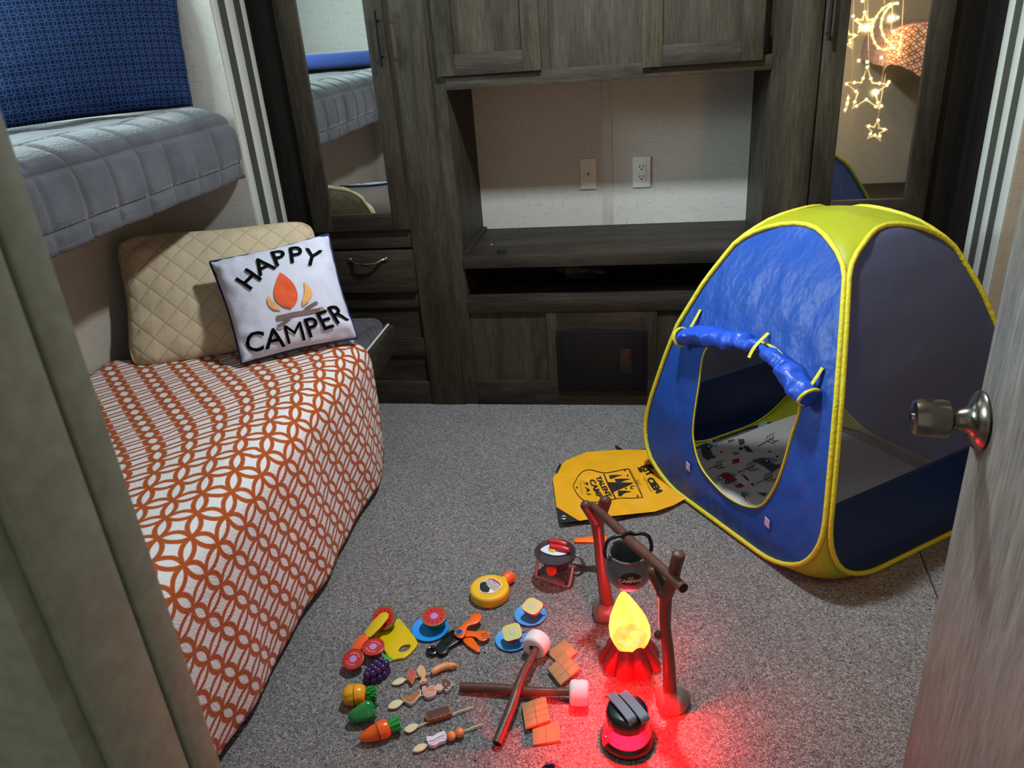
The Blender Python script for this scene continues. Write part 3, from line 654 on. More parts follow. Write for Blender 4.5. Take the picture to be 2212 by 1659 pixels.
def letters(word, spots, size, par, surf, mat, bold=0.008, cut=0.05):
    for ch, (u, v, rot, sc) in zip(word, spots):
        vs, fs = text_vf(ch, 1.0, 0.0 if ch == 'M' else 0.012, 0.08); c, s = math.cos(math.radians(rot)), math.sin(math.radians(rot)); k = size * sc
        decal('letter_' + ch.lower(), ([(u + (c * x - s * y) * k, v + (s * x + c * y) * k) for x, y in vs], fs), surf, mat, par)
letters('HAPPY', [(.24, .70, 33, 1), (.385, .80, 16, 1), (.53, .845, 2, 1), (.67, .835, -8, 1), (.80, .775, -26, 1)], 0.245, hp, cush, INK)
letters('CAMPER', [(.135, .125, -14, 1), (.30, .105, -6, 1), (.475, .105, 0, 1), (.63, .125, 4, 1), (.755, .165, 10, 1), (.885, .21, 16, 1)], 0.24, hp, cush, INK)
def leaf2(cx, y0, y1, w, lean=0.0, sharp=1.0):
    R_, L_ = [], []
    for i in range(13):
        t = i / 12; y = y0 + (y1 - y0) * t; ww = w * math.sin(PI * t ** sharp) ** 0.9; c = cx + lean * math.sin(t * PI * 1.0) * (1 - t)
        R_.append((c + ww * .55, y)); L_.append((c - ww * .45, y))
    return R_ + L_[::-1][1:-1]
FL_O = M('flame_orange', 'd8521f', 0.75); FL_Y = M('flame_amber', 'dba05a', 0.75); LOGB = M('log_brown', '6f5a52', 0.8)
decal('flame', poly_vf(leaf2(.50, .335, .70, .20, -.03, .75), .04), cush, FL_O, hp)
decal('flame_side', poly_vf([(.60, .33), (.66, .36), (.715, .42), (.72, .48), (.675, .56), (.665, .50), (.645, .44), (.61, .38)], .04), cush, FL_Y, hp)
decal('flame_side', poly_vf([(.42, .335), (.36, .36), (.325, .41), (.325, .465), (.345, .505), (.365, .45), (.40, .38)], .04), cush, FL_Y, hp)
decal('log', poly_vf([(.36, .255), (.74, .255), (.745, .29), (.36, .30)], .04), cush, LOGB, hp)
decal('log', poly_vf([(.60, .31), (.73, .36), (.745, .335), (.64, .30)], .04), cush, LOGB, hp)
decal('log', poly_vf([(.36, .19), (.50, .25), (.46, .252), (.345, .215)], .04), cush, LOGB, hp)
for c in ((.755, .272), (.37, .20)): decal('log_end', poly_vf(circle2(*c, .026), .04), lambda u, v: cush(u, v, .0045), M('log_end_tan', '9c8678', .8), hp)

# upper bunk with plush quilt
ub = empty('upper_bunk', (-1.65, 1.5, 1.07), 'upper bunk shelf carrying the grey quilt', 'bunk bed')
box('bunk_board', (-2.29, 0.49, 1.08), (-1.33, 2.45, 1.115), WOODH, ub); box('bunk_mattress', (-2.28, 0.5, 1.115), (-1.345, 2.44, 1.17), FUZZ, ub, 0.02)
def quilt():
    xs = [(-2.27, 1.188), (-2.0, 1.188), (-1.8, 1.19), (-1.6, 1.192), (-1.48, 1.198), (-1.41, 1.203), (-1.36, 1.198), (-1.318, 1.182), (-1.296, 1.155), (-1.288, 1.12), (-1.286, 1.07), (-1.29, 1.035), (-1.292, 1.0)]
    prof = catmull([Vector((x, 0, z)) for x, z in xs], 10); s = [0.0]
    for a, b in zip(prof, prof[1:]): s.append(s[-1] + (b - a).length)
    nu, nv = len(prof), 300; vs, uv = [], []
    fold = next(i for i, p in enumerate(prof) if p.x > -1.30); off = s[fold] - 0.125 * 7
    for j in range(nv):
        t = j / (nv - 1); y = 2.448 + (0.5 - 2.448) * t
        for i, p in enumerate(prof):
            su = s[i] - off; gu = abs((su / 0.125) % 1 - 0.5); gv = abs((y / 0.125) % 1 - 0.5); g = min(0.5 - gu, 0.5 - gv) * 2
            puff = 0.012 * (min(1, g * 4.5) ** 0.5); hang = max(0.0, (s[i] - s[fold]) / (s[-1] - s[fold]))
            nx = Vector((0, 0, 1)) if i < fold - 10 else Vector((1, 0, 0)) if i > fold else Vector((.7, 0, .7))
            n1 = noise.noise(Vector((su * 7, y * 7, .5))); q = Vector((p.x, y, p.z)) + nx * (puff + 0.008 * n1)
            if hang > 0: q.z += 0.006 * noise.noise(Vector((y * 5, 0, 3.3))) * hang; q.x += hang * 0.004 * math.sin(y * 21)
            e = max(0.0, (q.y - 2.36) / 0.088)
            if e > 0: q.z -= (0.05 * e * e) if hang <= 0 else 0.015 * e; q.x -= 0.05 * e ** 3
            vs.append(q); uv.append((su, y))
    fs = [(j * nu + i, j * nu + i + 1, (j + 1) * nu + i + 1, (j + 1) * nu + i) for j in range(nv - 1) for i in range(nu - 1)]
    r = empty('plush_quilt', (-1.6, 1.5, 1.0), 'grey plush quilt with square stitching hanging over the upper bunk edge', 'quilt')
    o = mk('quilt_cloth', vs, fs, M('grey_plush', '56585d', 0.9, spec=0.1, var=0.25, vscale=9, bump=0.25, bscale=120, sheen=0.35), r, uv=uv)
    md = o.modifiers.new('thickness', 'SOLIDIFY'); md.thickness = 0.012; md.offset = -1
    tube('quilt_hem', [vs[j * nu + nu - 1] - Vector((0.004, 0, 0.002)) for j in range(0, nv, 2)], 0.008, M('quilt_hem', '4a484d', 0.95, bump=.5, bscale=150), r, seg=8)
quilt()
bp_ = Vector((-1.425, 2.43, 1.215)); bl_ = Vector((-1.90, 1.965, 1.21)); upv = Vector((-0.11, 0.10, 0.46))
bpo = empty('blue_pillow', (-1.66, 2.2, 1.2), 'blue pillow with small interlocking ring print on the upper bunk', 'pillow')
pillow('pillow_body', bl_, bp_, bp_ + Vector((.03, .045, .46)), bl_ + upv, 0.075, BLUEPR, bpo, pinch=0.03, wr=0.012, seed=4.0)
v, f = rbox_grid((-2.25, 0.50, 1.222), (-1.40, 1.0, 1.30), 0.03)
mk('blue_blanket', v, f, M('blue_fleece', '22397a', 0.9, bump=.4, bscale=60, sheen=.5), label='folded blue fleece blanket on the upper bunk, seen in the left mirror', cat='blanket')

# right-hand bunk, seen only in the right mirror
rb = empty('upper_bunk', (1.5, 0.8, 1.0), 'upper bunk shelf seen in the right mirror', 'bunk bed')
box('bunk_board', (1.24, 0.47, 1.05), (1.74, 0.93, 1.09), WOODH, rb); box('bunk_mattress', (1.25, 0.48, 1.09), (1.74, 0.92, 1.18), FUZZ, rb, 0.03)
def drape():
    nu, nv = 40, 40; vs, uv = [], []
    prof = catmull([Vector(p) for p in ((1.735, 0, 1.225), (1.5, 0, 1.235), (1.3, 0, 1.225), (1.23, 0, 1.19), (1.215, 0, 1.13), (1.21, 0, 1.05))], 8); n = len(prof); s = [0]
    for a, b in zip(prof, prof[1:]): s.append(s[-1] + (b - a).length)
    for j in range(nv):
        t = j / (nv - 1)
        for i, p in enumerate(prof):
            y = 0.475 + min(t, .66) * 0.68; q = Vector((p.x, y, p.z)); hang = max(0, (1.235 - p.x) / 0.025)
            if t > 0.66: q.y = 0.475 + 0.66 * 0.45 + 0.17; q.z -= (t - 0.66) / 0.34 * (0.13 + 0.66 * max(0, p.x - 1.21))
            q += Vector((0.01 * noise.noise(Vector((p.x * 8, y * 8, 0))), 0.01 * noise.noise(Vector((p.x * 9, 4, p.z * 9))), 0.01 * noise.noise(Vector((p.x * 8, y * 8, 9)))))
            vs.append(q); uv.append((s[i] * 17 + t * 14 + 20, s[i] * 17 - t * 14 + 40))
    fs = [(j * n + i, j * n + i + 1, (j + 1) * n + i + 1, (j + 1) * n + i) for j in range(nv - 1) for i in range(n - 1)]
    mk('blanket', vs, fs, BLANKET, uv=uv, label='orange ring-print blanket on the far bunk reflected in the right mirror', cat='blanket')
drape()
box('storage_box', (1.14, 0.47, 0), (1.74, 2.2, 0.36), WOODH, bev=0.004, label='low dark wood bunk box behind the play tent', cat='bunk bed')

# ================================================================== PLAY TENT
TENTB = M('tent_blue_nylon', '2150aa', 0.40, spec=0.5, bump=1.0, bscale=15, bstretch=(1, 1, .6), transl=0.28)
TENTY = M('tent_yellow_nylon', 'b2b826', 0.45, bump=0.4, bscale=14, transl=0.3)
TENTE = M('tent_yellow_edging', 'c6be2a', 0.55, bump=0.3, bscale=90)
MESHM = M('tent_grey_mesh', '5f6379', 0.7, spec=0.3, bump=0.5, bscale=8, transl=0.2, transp=0.32)
NAVY = M('tent_navy_nylon', '122a5a', 0.45, bump=0.4, bscale=12, transl=0.25)
TC, TA, TAN = Vector((0.531, 2.161, 0)), 0.3838, math.radians(35.92)
TV = Vector((math.cos(TAN), math.sin(TAN), 0)); TU = Vector((-math.sin(TAN), math.cos(TAN), 0))
TZ = [0.0, 0.0803, 0.1506, 0.271, 0.4116, 0.522, 0.6625, 0.7679, 0.8382, 0.8653, 0.8833]
TR = [0.3819, 0.3871, 0.3790, 0.3610, 0.3316, 0.3049, 0.2511, 0.199, 0.1528, 0.1079, 0.0]
ZS, ZT, RB, Z0 = 0.5792, 0.8531, 0.2105, 0.012
RBB = 0.31                                   # rounder lower corners on the two rear sides
def trz(z):
    if z <= 0: return TR[0]
    for i in range(len(TZ) - 1):
        if z <= TZ[i + 1]: return TR[i] + (TR[i + 1] - TR[i]) * (z - TZ[i]) / (TZ[i + 1] - TZ[i])
    return 0.0
def tw(z, RB=RB):
    r = trz(z) * 0.985
    if z > ZS: r = min(r, trz(ZS) * 0.985 * math.sqrt(max(0, 1 - ((z - ZS) / (ZT - ZS)) ** 2)))
    if z < Z0 + RB: r -= RB * (1 - math.sqrt(max(0, 1 - ((Z0 + RB - z) / RB) ** 2)))
    return r
AX = {'FL': (-TV, -TU), 'FR': (-TU, TV), 'BL': (TU, -TV), 'BR': (TV, TU)}
def tpt(face, s, z, off=0.0):
    n, t = AX[face]; return TC + n * (trz(z) + off) + t * s + Vector((0, 0, z))
HZ = [Z0 + RB * (1 - math.cos(i / 10 * PI / 2)) for i in range(11)] + [Z0 + RB + (ZS - Z0 - RB) * i / 12 for i in range(1, 13)] + [ZS + (ZT - ZS) * math.sin(i / 12 * PI / 2) for i in range(1, 13)]
HOOP = [(tw(z), z) for z in HZ] + [(-tw(z), z) for z in HZ[::-1][1:]]
tent = empty('play_tent', (TC.x, TC.y, 0), 'blue pop-up play tent with yellow edging, mesh side and rolled-up door flap', 'tent')
FRB = {'FL': RB, 'FR': RB, 'BL': RBB, 'BR': RBB}
def tpanel(name, face, mat, z0, z1, n=17):
    zs = sorted(set([z0, z1] + [z for z in HZ if z0 < z < z1])); vs, uv = [], []
    for z in zs:
        w_ = tw(z, FRB[face]) - 0.002
        for i in range(n): s = w_ * (2 * i / (n - 1) - 1); vs.append(tpt(face, s, z, 0.006 * math.cos(s * 5) * 0)); uv.append((s, z))
    fs = [(j * n + i, j * n + i + 1, (j + 1) * n + i + 1, (j + 1) * n + i) for j in range(len(zs) - 1) for i in range(n - 1)]
    return mk(name, vs, fs, mat, tent, uv=uv)
def ray_poly(c, a, poly):
    d = (math.cos(a), math.sin(a)); best = None
    for i in range(len(poly)):
        p, q = poly[i], poly[(i + 1) % len(poly)]; ex, ey = q[0] - p[0], q[1] - p[1]; den = d[0] * ey - d[1] * ex
        if abs(den) < 1e-12: continue
        t = ((p[0] - c[0]) * ey - (p[1] - c[1]) * ex) / den; k = ((p[0] - c[0]) * d[1] - (p[1] - c[1]) * d[0]) / den
        if t > 0 and -1e-6 <= k <= 1 + 1e-6: best = t if best is None else max(best, t)
    return best or 0.0
OPEN = [(-0.16, 0.494), (-0.157, 0.386), (-0.148, 0.274), (-0.133, 0.214), (-0.085, 0.154), (0.007, 0.122), (0.076, 0.121), (0.126, 0.135), (0.159, 0.158), (0.182, 0.202), (0.2, 0.272), (0.204, 0.369), (0.202, 0.478), (0.128, 0.55), (0.04, 0.57), (-0.057, 0.545)]
OPC = [(p.x, p.y) for p in catmull([Vector((s, z, 0)) for s, z in OPEN], 6, True)]
cO = (0.03, 0.33); NA, NR = 120, 12; vs, uv = [], []
for r in range(NR + 1):
    t = r / NR
    for k in range(NA):
        a = 2 * PI * k / NA; ro, ri = ray_poly(cO, a, HOOP) - 0.002, ray_poly(cO, a, OPC); rr = ri + (ro - ri) * t; s, z = cO[0] + rr * math.cos(a), cO[1] + rr * math.sin(a)
        vs.append(tpt('FL', s, max(z, 0.012), 0.004 * noise.noise(Vector((s * 18, z * 18, 0))) * math.sin(t * PI))); uv.append((s, z))
fs = [(r * NA + k, r * NA + (k + 1) % NA, (r + 1) * NA + (k + 1) % NA, (r + 1) * NA + k) for r in range(NR) for k in range(NA)]
mk('door_panel', vs, fs, TENTB, tent, uv=uv)
tube('door_edging', [tpt('FL', s, z, 0.002) for s, z in OPC], 0.0045, TENTE, tent, seg=8, closed=True, flat=0.6)
NV = 0.262
for fc in ('FR', 'BL'): tpanel('mesh_panel', fc, MESHM, NV, HZ[-1]); tpanel('navy_panel', fc, NAVY, HZ[0], NV); tube('panel_seam', [tpt(fc, (-1 + i / 6) * tw(NV, FRB[fc]), NV, 0.002) for i in range(13)], 0.004, NAVY, tent, seg=6)
tpanel('rear_panel', 'BR', TENTB, HZ[0], HZ[-1])
for fc in AX:
    n, t_ = AX[fc]
    tube('hoop', [tpt(fc, s, z, 0.004) for s, z in ([(tw(z, FRB[fc]), z) for z in HZ] + [(-tw(z, FRB[fc]), z) for z in HZ[::-1][1:]])], 0.0068, TENTE, tent, seg=10, closed=True)
for fa, fb in (('FL', 'FR'), ('FR', 'BR'), ('BR', 'BL'), ('BL', 'FL')):
    # web of fabric between two neighbouring hoops, then a quarter of the roof
    na, ta = AX[fa]; nb, tb = AX[fb]; sa = 1 if ta.dot(nb) > 0 else -1; sb = 1 if tb.dot(na) > 0 else -1; vs = []; m = 7
    top = TC + Vector((0, 0, 0.868))
    for z in HZ:
        A, B = tpt(fa, sa * tw(z, FRB[fa]), z), tpt(fb, sb * tw(z, FRB[fb]), z); cor = TC + (na + nb) * trz(z) + Vector((0, 0, z)); k = 0.45 * (1 - 0.4 * max(0.0, (z - ZS) / (ZT - ZS)))
        for i in range(m):
            t = i / (m - 1); p = A.lerp(B, t); vs.append(p + (cor - (A + B) / 2) * (k * 4 * t * (1 - t)))
    for r in range(1, 5):
        t = r / 4
        for i in range(m): p = vs[(len(HZ) - 1) * m + i]; q = p.lerp(top, t); vs.append(q)
    rows = len(HZ) + 4
    mk('corner_fabric', vs, [(j * m + i, j * m + i + 1, (j + 1) * m + i + 1, (j + 1) * m + i) for j in range(rows - 1) for i in range(m - 1)], TENTY, tent)
cs = [TC + TU * (a * 0.33) + TV * (b * 0.33) + Vector((0, 0, 0.004)) for a, b in ((-1, -1), (-1, 1), (1, 1), (1, -1))]
mk('tent_floor', cs, [(0, 1, 2, 3)], NAVY, tent, smooth=False)
# rolled-up door flap
def roll(pts, r):
    P = [tpt('FL', s, z, 0.024) for s, z in pts]; C_ = catmull(P, 12); n = len(C_); rad = lerp_list(r, n); rad = [x * (1 + 0.25 * noise.noise(Vector((i * 0.55, x * 40, 1)))) for i, x in enumerate(rad)]
    vs, fs = tube_vf(C_, rad, 24, flat=0.8); vs = [p + Vector(noise.noise_vector(p * 26)) * 0.011 for p in vs]
    return vs, fs, C_, rad
for pts, r in (([(-0.25, 0.506), (-0.187, 0.527), (-0.099, 0.548), (-0.014, 0.562), (0.041, 0.568)], (0.027, 0.032, 0.031, 0.027, 0.014)), ([(0.041, 0.568), (0.109, 0.556), (0.168, 0.534), (0.24, 0.505)], (0.014, 0.027, 0.031, 0.034))):
    vs, fs, C_, rad = roll(pts, r); fl_ = mk('door_flap', vs, fs, M('flap_blue_nylon', '1f4fc0', 0.4, bump=0.5, bscale=22, transl=0.1), tent)
    e, d = (C_[0], C_[1] - C_[0]) if abs(pts[0][0]) > abs(pts[-1][0]) else (C_[-1], C_[-2] - C_[-1]); ax, ay = frame_axes(d); rr = 0.030
    tube('flap_edging', [e + ax * (rr * math.cos(a)) + ay * (rr * 0.85 * math.sin(a)) for a in [2 * PI * k / 16 for k in range(16)]], 0.0045, TENTE, fl_, seg=7, closed=True)
for a, b in (((-0.226, 0.588), (-0.228, 0.540)), ((0.236, 0.572), (0.232, 0.53)), ((0.041, 0.598), (0.043, 0.545))):
    tube('flap_tie', [tpt('FL', *a, 0.006), tpt('FL', (a[0] + b[0]) / 2, (a[1] + b[1]) / 2, 0.04 if a[0] == 0.041 else 0.012), tpt('FL', *b, 0.05 if a[0] == 0.041 else 0.02)], 0.0055, TENTE, tent, sub=4, seg=8, flat=0.4)
for s, z in ((-0.139, 0.131), (0.192, 0.125)):
    n, t_ = AX['FL']; c = tpt('FL', s, z, 0.004); x = (t_ + Vector((0, 0, -.25))).normalized(); y = Vector((0, 0, 1)); vs = [c + x * (a * .009) + y * (b * .013) + n * d for d in (0, .0015) for a, b in ((-1, -1), (1, -1), (1, 1), (-1, 1))]
    mk('hook_tab', vs, [(0, 1, 2, 3), (4, 5, 6, 7), (0, 1, 5, 4), (1, 2, 6, 5), (2, 3, 7, 6), (3, 0, 4, 7)], M('tab_lilac', 'b8b2d8', 0.7), tent, smooth=False)

# printed sheet lying inside the tent
def tl(u, v, z): return TC + TU * u + TV * v + Vector((0, 0, z))
mat_ = empty('play_mat', (TC.x, TC.y, 0.005), 'white sheet printed with camper vans and bare trees on the tent floor', 'sheet')
def matz(p): return 0.012 + 0.004 * noise.noise(Vector((p.x * 9, p.y * 9, 0))) + 0.03 * max(0.0, (p - TC).dot(TU) - 0.20) / 0.13
def matfn(a, b):
    p = tl(-0.325 + 0.645 * b, -0.325 + 0.65 * a, 0); p.z = matz(p); return p
v, f = grid_vf(26, 26, matfn); so = mk('sheet', v, f, M('sheet_white', 'd9d4cf', 0.85, var=0.06, vscale=6), mat_)
def mp(px, py, off=0.0025):
    p = F(px, py, 0.014)
    for _ in range(2): p = F(px, py, matz(p))
    return p + Vector((0, 0, off))
PR = {k: M('print_' + k, c, 0.85) for k, c in dict(red='a8283a', blue='8fb6cf', navy='37506e', grey='4a5460', brown='6d5c4a', black='15161a', white='e6e6e6', teal='7fa5a8', green='6e7c52').items()}
def cz(v, w): return 1500 + v / 7.9, 890 + w / 7.9          # coordinates read off the enlarged sheet
def pm(name, pts, c, off=0.0025): decal(name, poly_vf([cz(*p) for p in pts], 14), lambda x, y: mp(x, y, off), PR[c], mat_)
pm('camper_print', [(450, 1080), (500, 1040), (600, 1050), (730, 1160), (640, 1220), (540, 1170)], 'red'); pm('camper_print', [(600, 1060), (640, 1140), (690, 1120), (720, 1080), (640, 1045)], 'teal')
pm('camper_print', [(720, 1080), (800, 1070), (910, 1150), (940, 1200), (860, 1275), (720, 1180), (690, 1130)], 'white'); pm('camper_print', [(640, 1230), (780, 1150), (840, 1180), (690, 1270)], 'blue')
pm('camper_print', [(690, 1275), (800, 1225), (860, 1275), (750, 1305)], 'red'); pm('camper_print', [(770, 1070), (860, 1090), (920, 1150), (940, 1200), (880, 1170), (820, 1100)], 'red', .0032)
pm('wheel_print', circle2(565, 1205, 45, 14, 32), 'black', .0035); pm('wheel_print', circle2(565, 1205, 18, 10, 13), 'white', .004)
decal('cycle_print', line_vf([cz(*p) for p in circle2(445, 1130, 50, 16, 38) + [(495, 1130)]], 1.2), mp, PR['black'], mat_)
pm('flag_print', [(950, 1240), (1000, 1215), (1035, 1275)], 'navy')
pm('van_print', [(100, 600), (210, 520), (340, 780), (230, 840), (140, 770)], 'grey'); pm('van_print', [(205, 515), (300, 490), (330, 600), (250, 640)], 'teal'); pm('van_print', [(340, 540), (385, 535), (385, 600), (340, 610)], 'teal'); pm('van_print', [(300, 760), (370, 750), (350, 800), (280, 800)], 'red')
pm('wheel_print', circle2(247, 602, 44, 14, 46), 'black', .0032); pm('wheel_print', circle2(247, 602, 22, 12, 23), 'white', .0038)
pm('van_print', [(980, 830), (1150, 790), (1460, 940), (1330, 1040), (1180, 930)], 'grey'); pm('van_print', [(1150, 780), (1330, 790), (1430, 840), (1300, 870)], 'teal'); pm('van_print', [(1340, 920), (1450, 890), (1470, 940), (1370, 975)], 'red')
pm('wheel_print', circle2(1235, 850, 50, 14, 32), 'black', .0032); pm('wheel_print', circle2(1235, 850, 24, 12, 16), 'white', .0038)
pm('van_print', [(740, 470), (840, 420), (860, 550), (770, 580)], 'grey'); pm('van_print', [(820, 590), (900, 580), (1010, 690), (900, 690)], 'navy'); pm('van_print', [(1080, 240), (1220, 165), (1260, 240), (1100, 300)], 'teal'); pm('van_print', [(1100, 310), (1220, 260), (1240, 340), (1110, 375)], 'red')
pm('wheel_print', circle2(795, 635, 34, 12, 24), 'black', .0032); pm('basket_print', [(555, 450), (690, 420), (680, 500), (580, 540)], 'green')
for c in ((395, 480), (460, 695), (1285, 685), (1410, 768), (670, 880), (730, 820)): pm('berry_print', circle2(*c, 24, 8, 18), 'red')
pm('leaf_print', [(640, 830), (760, 790), (770, 870), (690, 890)], 'red'); pm('leaf_print', [(650, 700), (730, 690), (780, 720), (690, 740)], 'green')
def tree2(x0, y0, x1, y1, n=5):
    L_ = [[(x0, y0), ((x0 + x1) / 2, (y0 + y1) / 2), (x1, y1)]]; dx, dy = x1 - x0, y1 - y0
    for i in range(n):
        t = 0.45 + 0.5 * i / n; bx, by = x0 + dx * t, y0 + dy * t; sg = 1 if i % 2 else -1; L_.append([(bx, by), (bx + dx * .2 + sg * -dy * .22, by + dy * .2 + sg * dx * .22), (bx + dx * .34 + sg * -dy * .26, by + dy * .34 + sg * dx * .22)])
    return L_
for tr in ((745, 1040, 1040, 920), (1050, 1230, 1340, 1100), (220, 985, 480, 900), (1090, 590, 1370, 440), (880, 1530, 840, 1390)):
    decal('tree_print', join_vf([line_vf([cz(*p) for p in l], 1.6) for l in tree2(*tr)]), mp, PR['brown'], mat_)
decal('foliage_print', poly_vf([cz(*p) for p in circle2(870, 1400, 90, 12, 45)], 14), lambda x, y: mp(x, y, .002), PR['blue'], mat_)
decal('foliage_print', poly_vf([cz(*p) for p in ((1060, 1380), (1250, 1390), (1190, 1450))], 14), mp, PR['navy'], mat_)

# ================================================================== DRAWSTRING BAG
BAGY = M('bag_yellow_nylon', 'e0a010', 0.5, bump=0.35, bscale=16, var=.08, vscale=12)
bag = empty('drawstring_bag', tuple(F(1330, 1050)), 'flat yellow drawstring bag with black camp print on the carpet by the tent', 'bag')
BO = [(1194, 1035), (1210, 1005), (1224, 994), (1267, 976), (1329, 972), (1415, 971), (1440, 985), (1478, 1045), (1488, 1073), (1456, 1091), (1415, 1105), (1319, 1115), (1251, 1125), (1202, 1095), (1197, 1057)]
def bagz(px, py): return 0.016 + 0.007 * noise.noise(Vector((px * .022, py * .03, 0))) + 0.003 * noise.noise(Vector((px * .07, py * .09, 4)))
def bsf(off): return lambda px, py: F(px, py, bagz(px, py) + off)
vs2, fs2 = poly_vf(BO, 13); o = decal('bag_front', (vs2, fs2), bsf(0), BAGY, bag); o.data.polygons.foreach_set('use_smooth', [True] * len(o.data.polygons))
n = len(BO); ring = [F(x, y, bagz(x, y)) for x, y in BO]; low = [Vector((p.x, p.y, 0.001)) for p in [F(x, y, 0.001) for x, y in BO]]
mk('bag_side', ring + low, [(i, (i + 1) % n, n + (i + 1) % n, n + i) for i in range(n)], BAGY, bag)
BKF = M('black_webbing', '0d0d0f', 0.7); CORD = M('black_cord', '0c0c0c', 0.8)
for nm, pts in (('corner_patch', [(1203, 1096), (1208, 1128), (1214, 1130), (1252, 1125), (1230, 1112)]), ('corner_patch', [(1200, 1022), (1203, 1012), (1209, 1001), (1213, 1003), (1204, 1022)])):
    decal(nm, poly_vf(pts, 20), lambda x, y: F(x, y, 0.018), BKF, bag)
e0 = F(1218, 1119, 0.019); tube('eyelet', [e0 + Vector((0.0075 * math.cos(a), 0.0075 * math.sin(a), 0.001)) for a in [k * PI / 8 for k in range(16)]], 0.0025, M('eyelet_silver', 'c8c8c8', .3, 1.0), bag, seg=8, closed=True)
tube('cord', [F(x, y, 0.006) for x, y in ((1212, 1127), (1260, 1129), (1320, 1124), (1375, 1113), (1420, 1102), (1460, 1085), (1480, 1072), (1492, 1074), (1502, 1083), (1494, 1088), (1484, 1080))], 0.0035, CORD, bag, sub=6, seg=8)
tube('cord', [F(x, y, 0.006) for x, y in ((1338, 974), (1330, 963), (1341, 970), (1352, 974), (1395, 971), (1412, 967))], 0.003, CORD, bag, sub=5, seg=8)
BI = M('bag_print_black', '151008', 0.7)
def bz(v, w): return 1190 + v / 7.135, 970 + w / 7.135
def bp2(name, pts, cut=9): decal(name, poly_vf([bz(*p) for p in pts], cut), bsf(0.0022), BI, bag)
def bl2(name, pts, w): decal(name, line_vf([bz(*p) for p in pts], w), bsf(0.0022), BI, bag)
shield = [(1195, 300), (1080, 320), (960, 345), (850, 365), (740, 350), (650, 325), (570, 318), (490, 345), (425, 410), (385, 480), (348, 560), (375, 640), (420, 710), (490, 775), (580, 812), (700, 818), (850, 800), (940, 775), (1080, 750), (1230, 755), (1415, 740)]
bl2('shield_print', [tuple(p)[:2] for p in catmull([Vector((x, y, 0)) for x, y in shield], 4)], 1.3); bl2('shield_print', [(1195, 300), (1250, 410), (1330, 570), (1415, 740)], 1.6); bl2('shield_print', [(1218, 300), (1275, 420), (1350, 560), (1400, 700)], 0.8)
bl2('shield_print', [(815, 380), (870, 510), (930, 640), (1000, 765)], 2.6)
bp2('tree_print', [(895, 405), (1000, 395), (1110, 400), (1010, 425), (915, 460)]); bp2('tree_print', [(980, 460), (1090, 455), (1230, 458), (1110, 490), (1020, 520)]); bp2('tree_print', [(1030, 640), (1120, 640), (1245, 650), (1130, 680), (1080, 720), (1040, 715)])
bp2('tent_print', [(870, 510), (1270, 515), (1230, 545), (1000, 640), (960, 670), (1060, 560), (905, 545), (950, 620), (925, 640)])
moon = [(1270 + 45 * math.cos(t), 590 + 32 * math.sin(t)) for t in [i * PI / 8 + PI * .15 for i in range(12)]]; bl2('moon_print', [(1300, 575), (1265, 565), (1235, 575), (1228, 595), (1250, 608), (1280, 605)], [0.5, 1.4, 2.2, 2.4, 1.5, 0.5])
for a in ((1140, 325), (1335, 720), (400, 590), (1180, 405), (1155, 602)): bp2('dot_print', [(a[0] - 14, a[1] - 10), (a[0] + 10, a[1] - 12), (a[0] + 16, a[1] + 8), (a[0] - 8, a[1] + 12)])
for a, b in (((1305, 495), (1360, 465)), ((1310, 510), (1395, 545)), ((1290, 490), (1300, 460)), ((1315, 500), (1375, 500))): bl2('spark_print', [a, b], 0.7)
bp2('fire_print', [(530, 520), (560, 505), (580, 545), (550, 555)]); bl2('fire_print', [(505, 490), (520, 540)], 1.0); bp2('mountain_print', [(515, 575), (560, 600), (600, 620), (590, 650), (545, 645), (560, 620)]); bl2('wave_print', [(545, 680), (590, 690), (570, 705), (620, 690)], 1.2)
bl2('fine_print', [(470, 470), (455, 540), (465, 620), (490, 700)], 0.5)
def btext(s, cx, cy, ex, ey, size, bold=0.03):
    vs, fs = text_vf(s, 1.0, bold, 0.25); c = bz(cx, cy); k = size / 7.135
    decal('lettering', ([(c[0] + (x * ex[0] + y * ey[0]) * k, c[1] + (x * ex[1] + y * ey[1]) * k) for x, y in vs], fs), bsf(0.0024), BI, bag)
btext('TALENT', 808, 575, (.46, .80), (1.0, -.22), 106); btext('CAMP', 690, 608, (.44, .90), (1.0, -.20), 118)
btext('KIT', 1475, 325, (.62, .78), (1.0, -.40), 125, .05); btext('CIEM', 1590, 555, (.58, .80), (1.0, -.42), 125, .05)
bp2('splatter_print', [(1330, 280), (1400, 290), (1420, 350), (1370, 355), (1345, 310)]); bp2('splatter_print', [(1480, 245), (1540, 230), (1600, 270), (1590, 310), (1540, 300)])
bl2('fine_print', [(1435, 430), (1470, 500), (1515, 600), (1555, 660)], 0.8)

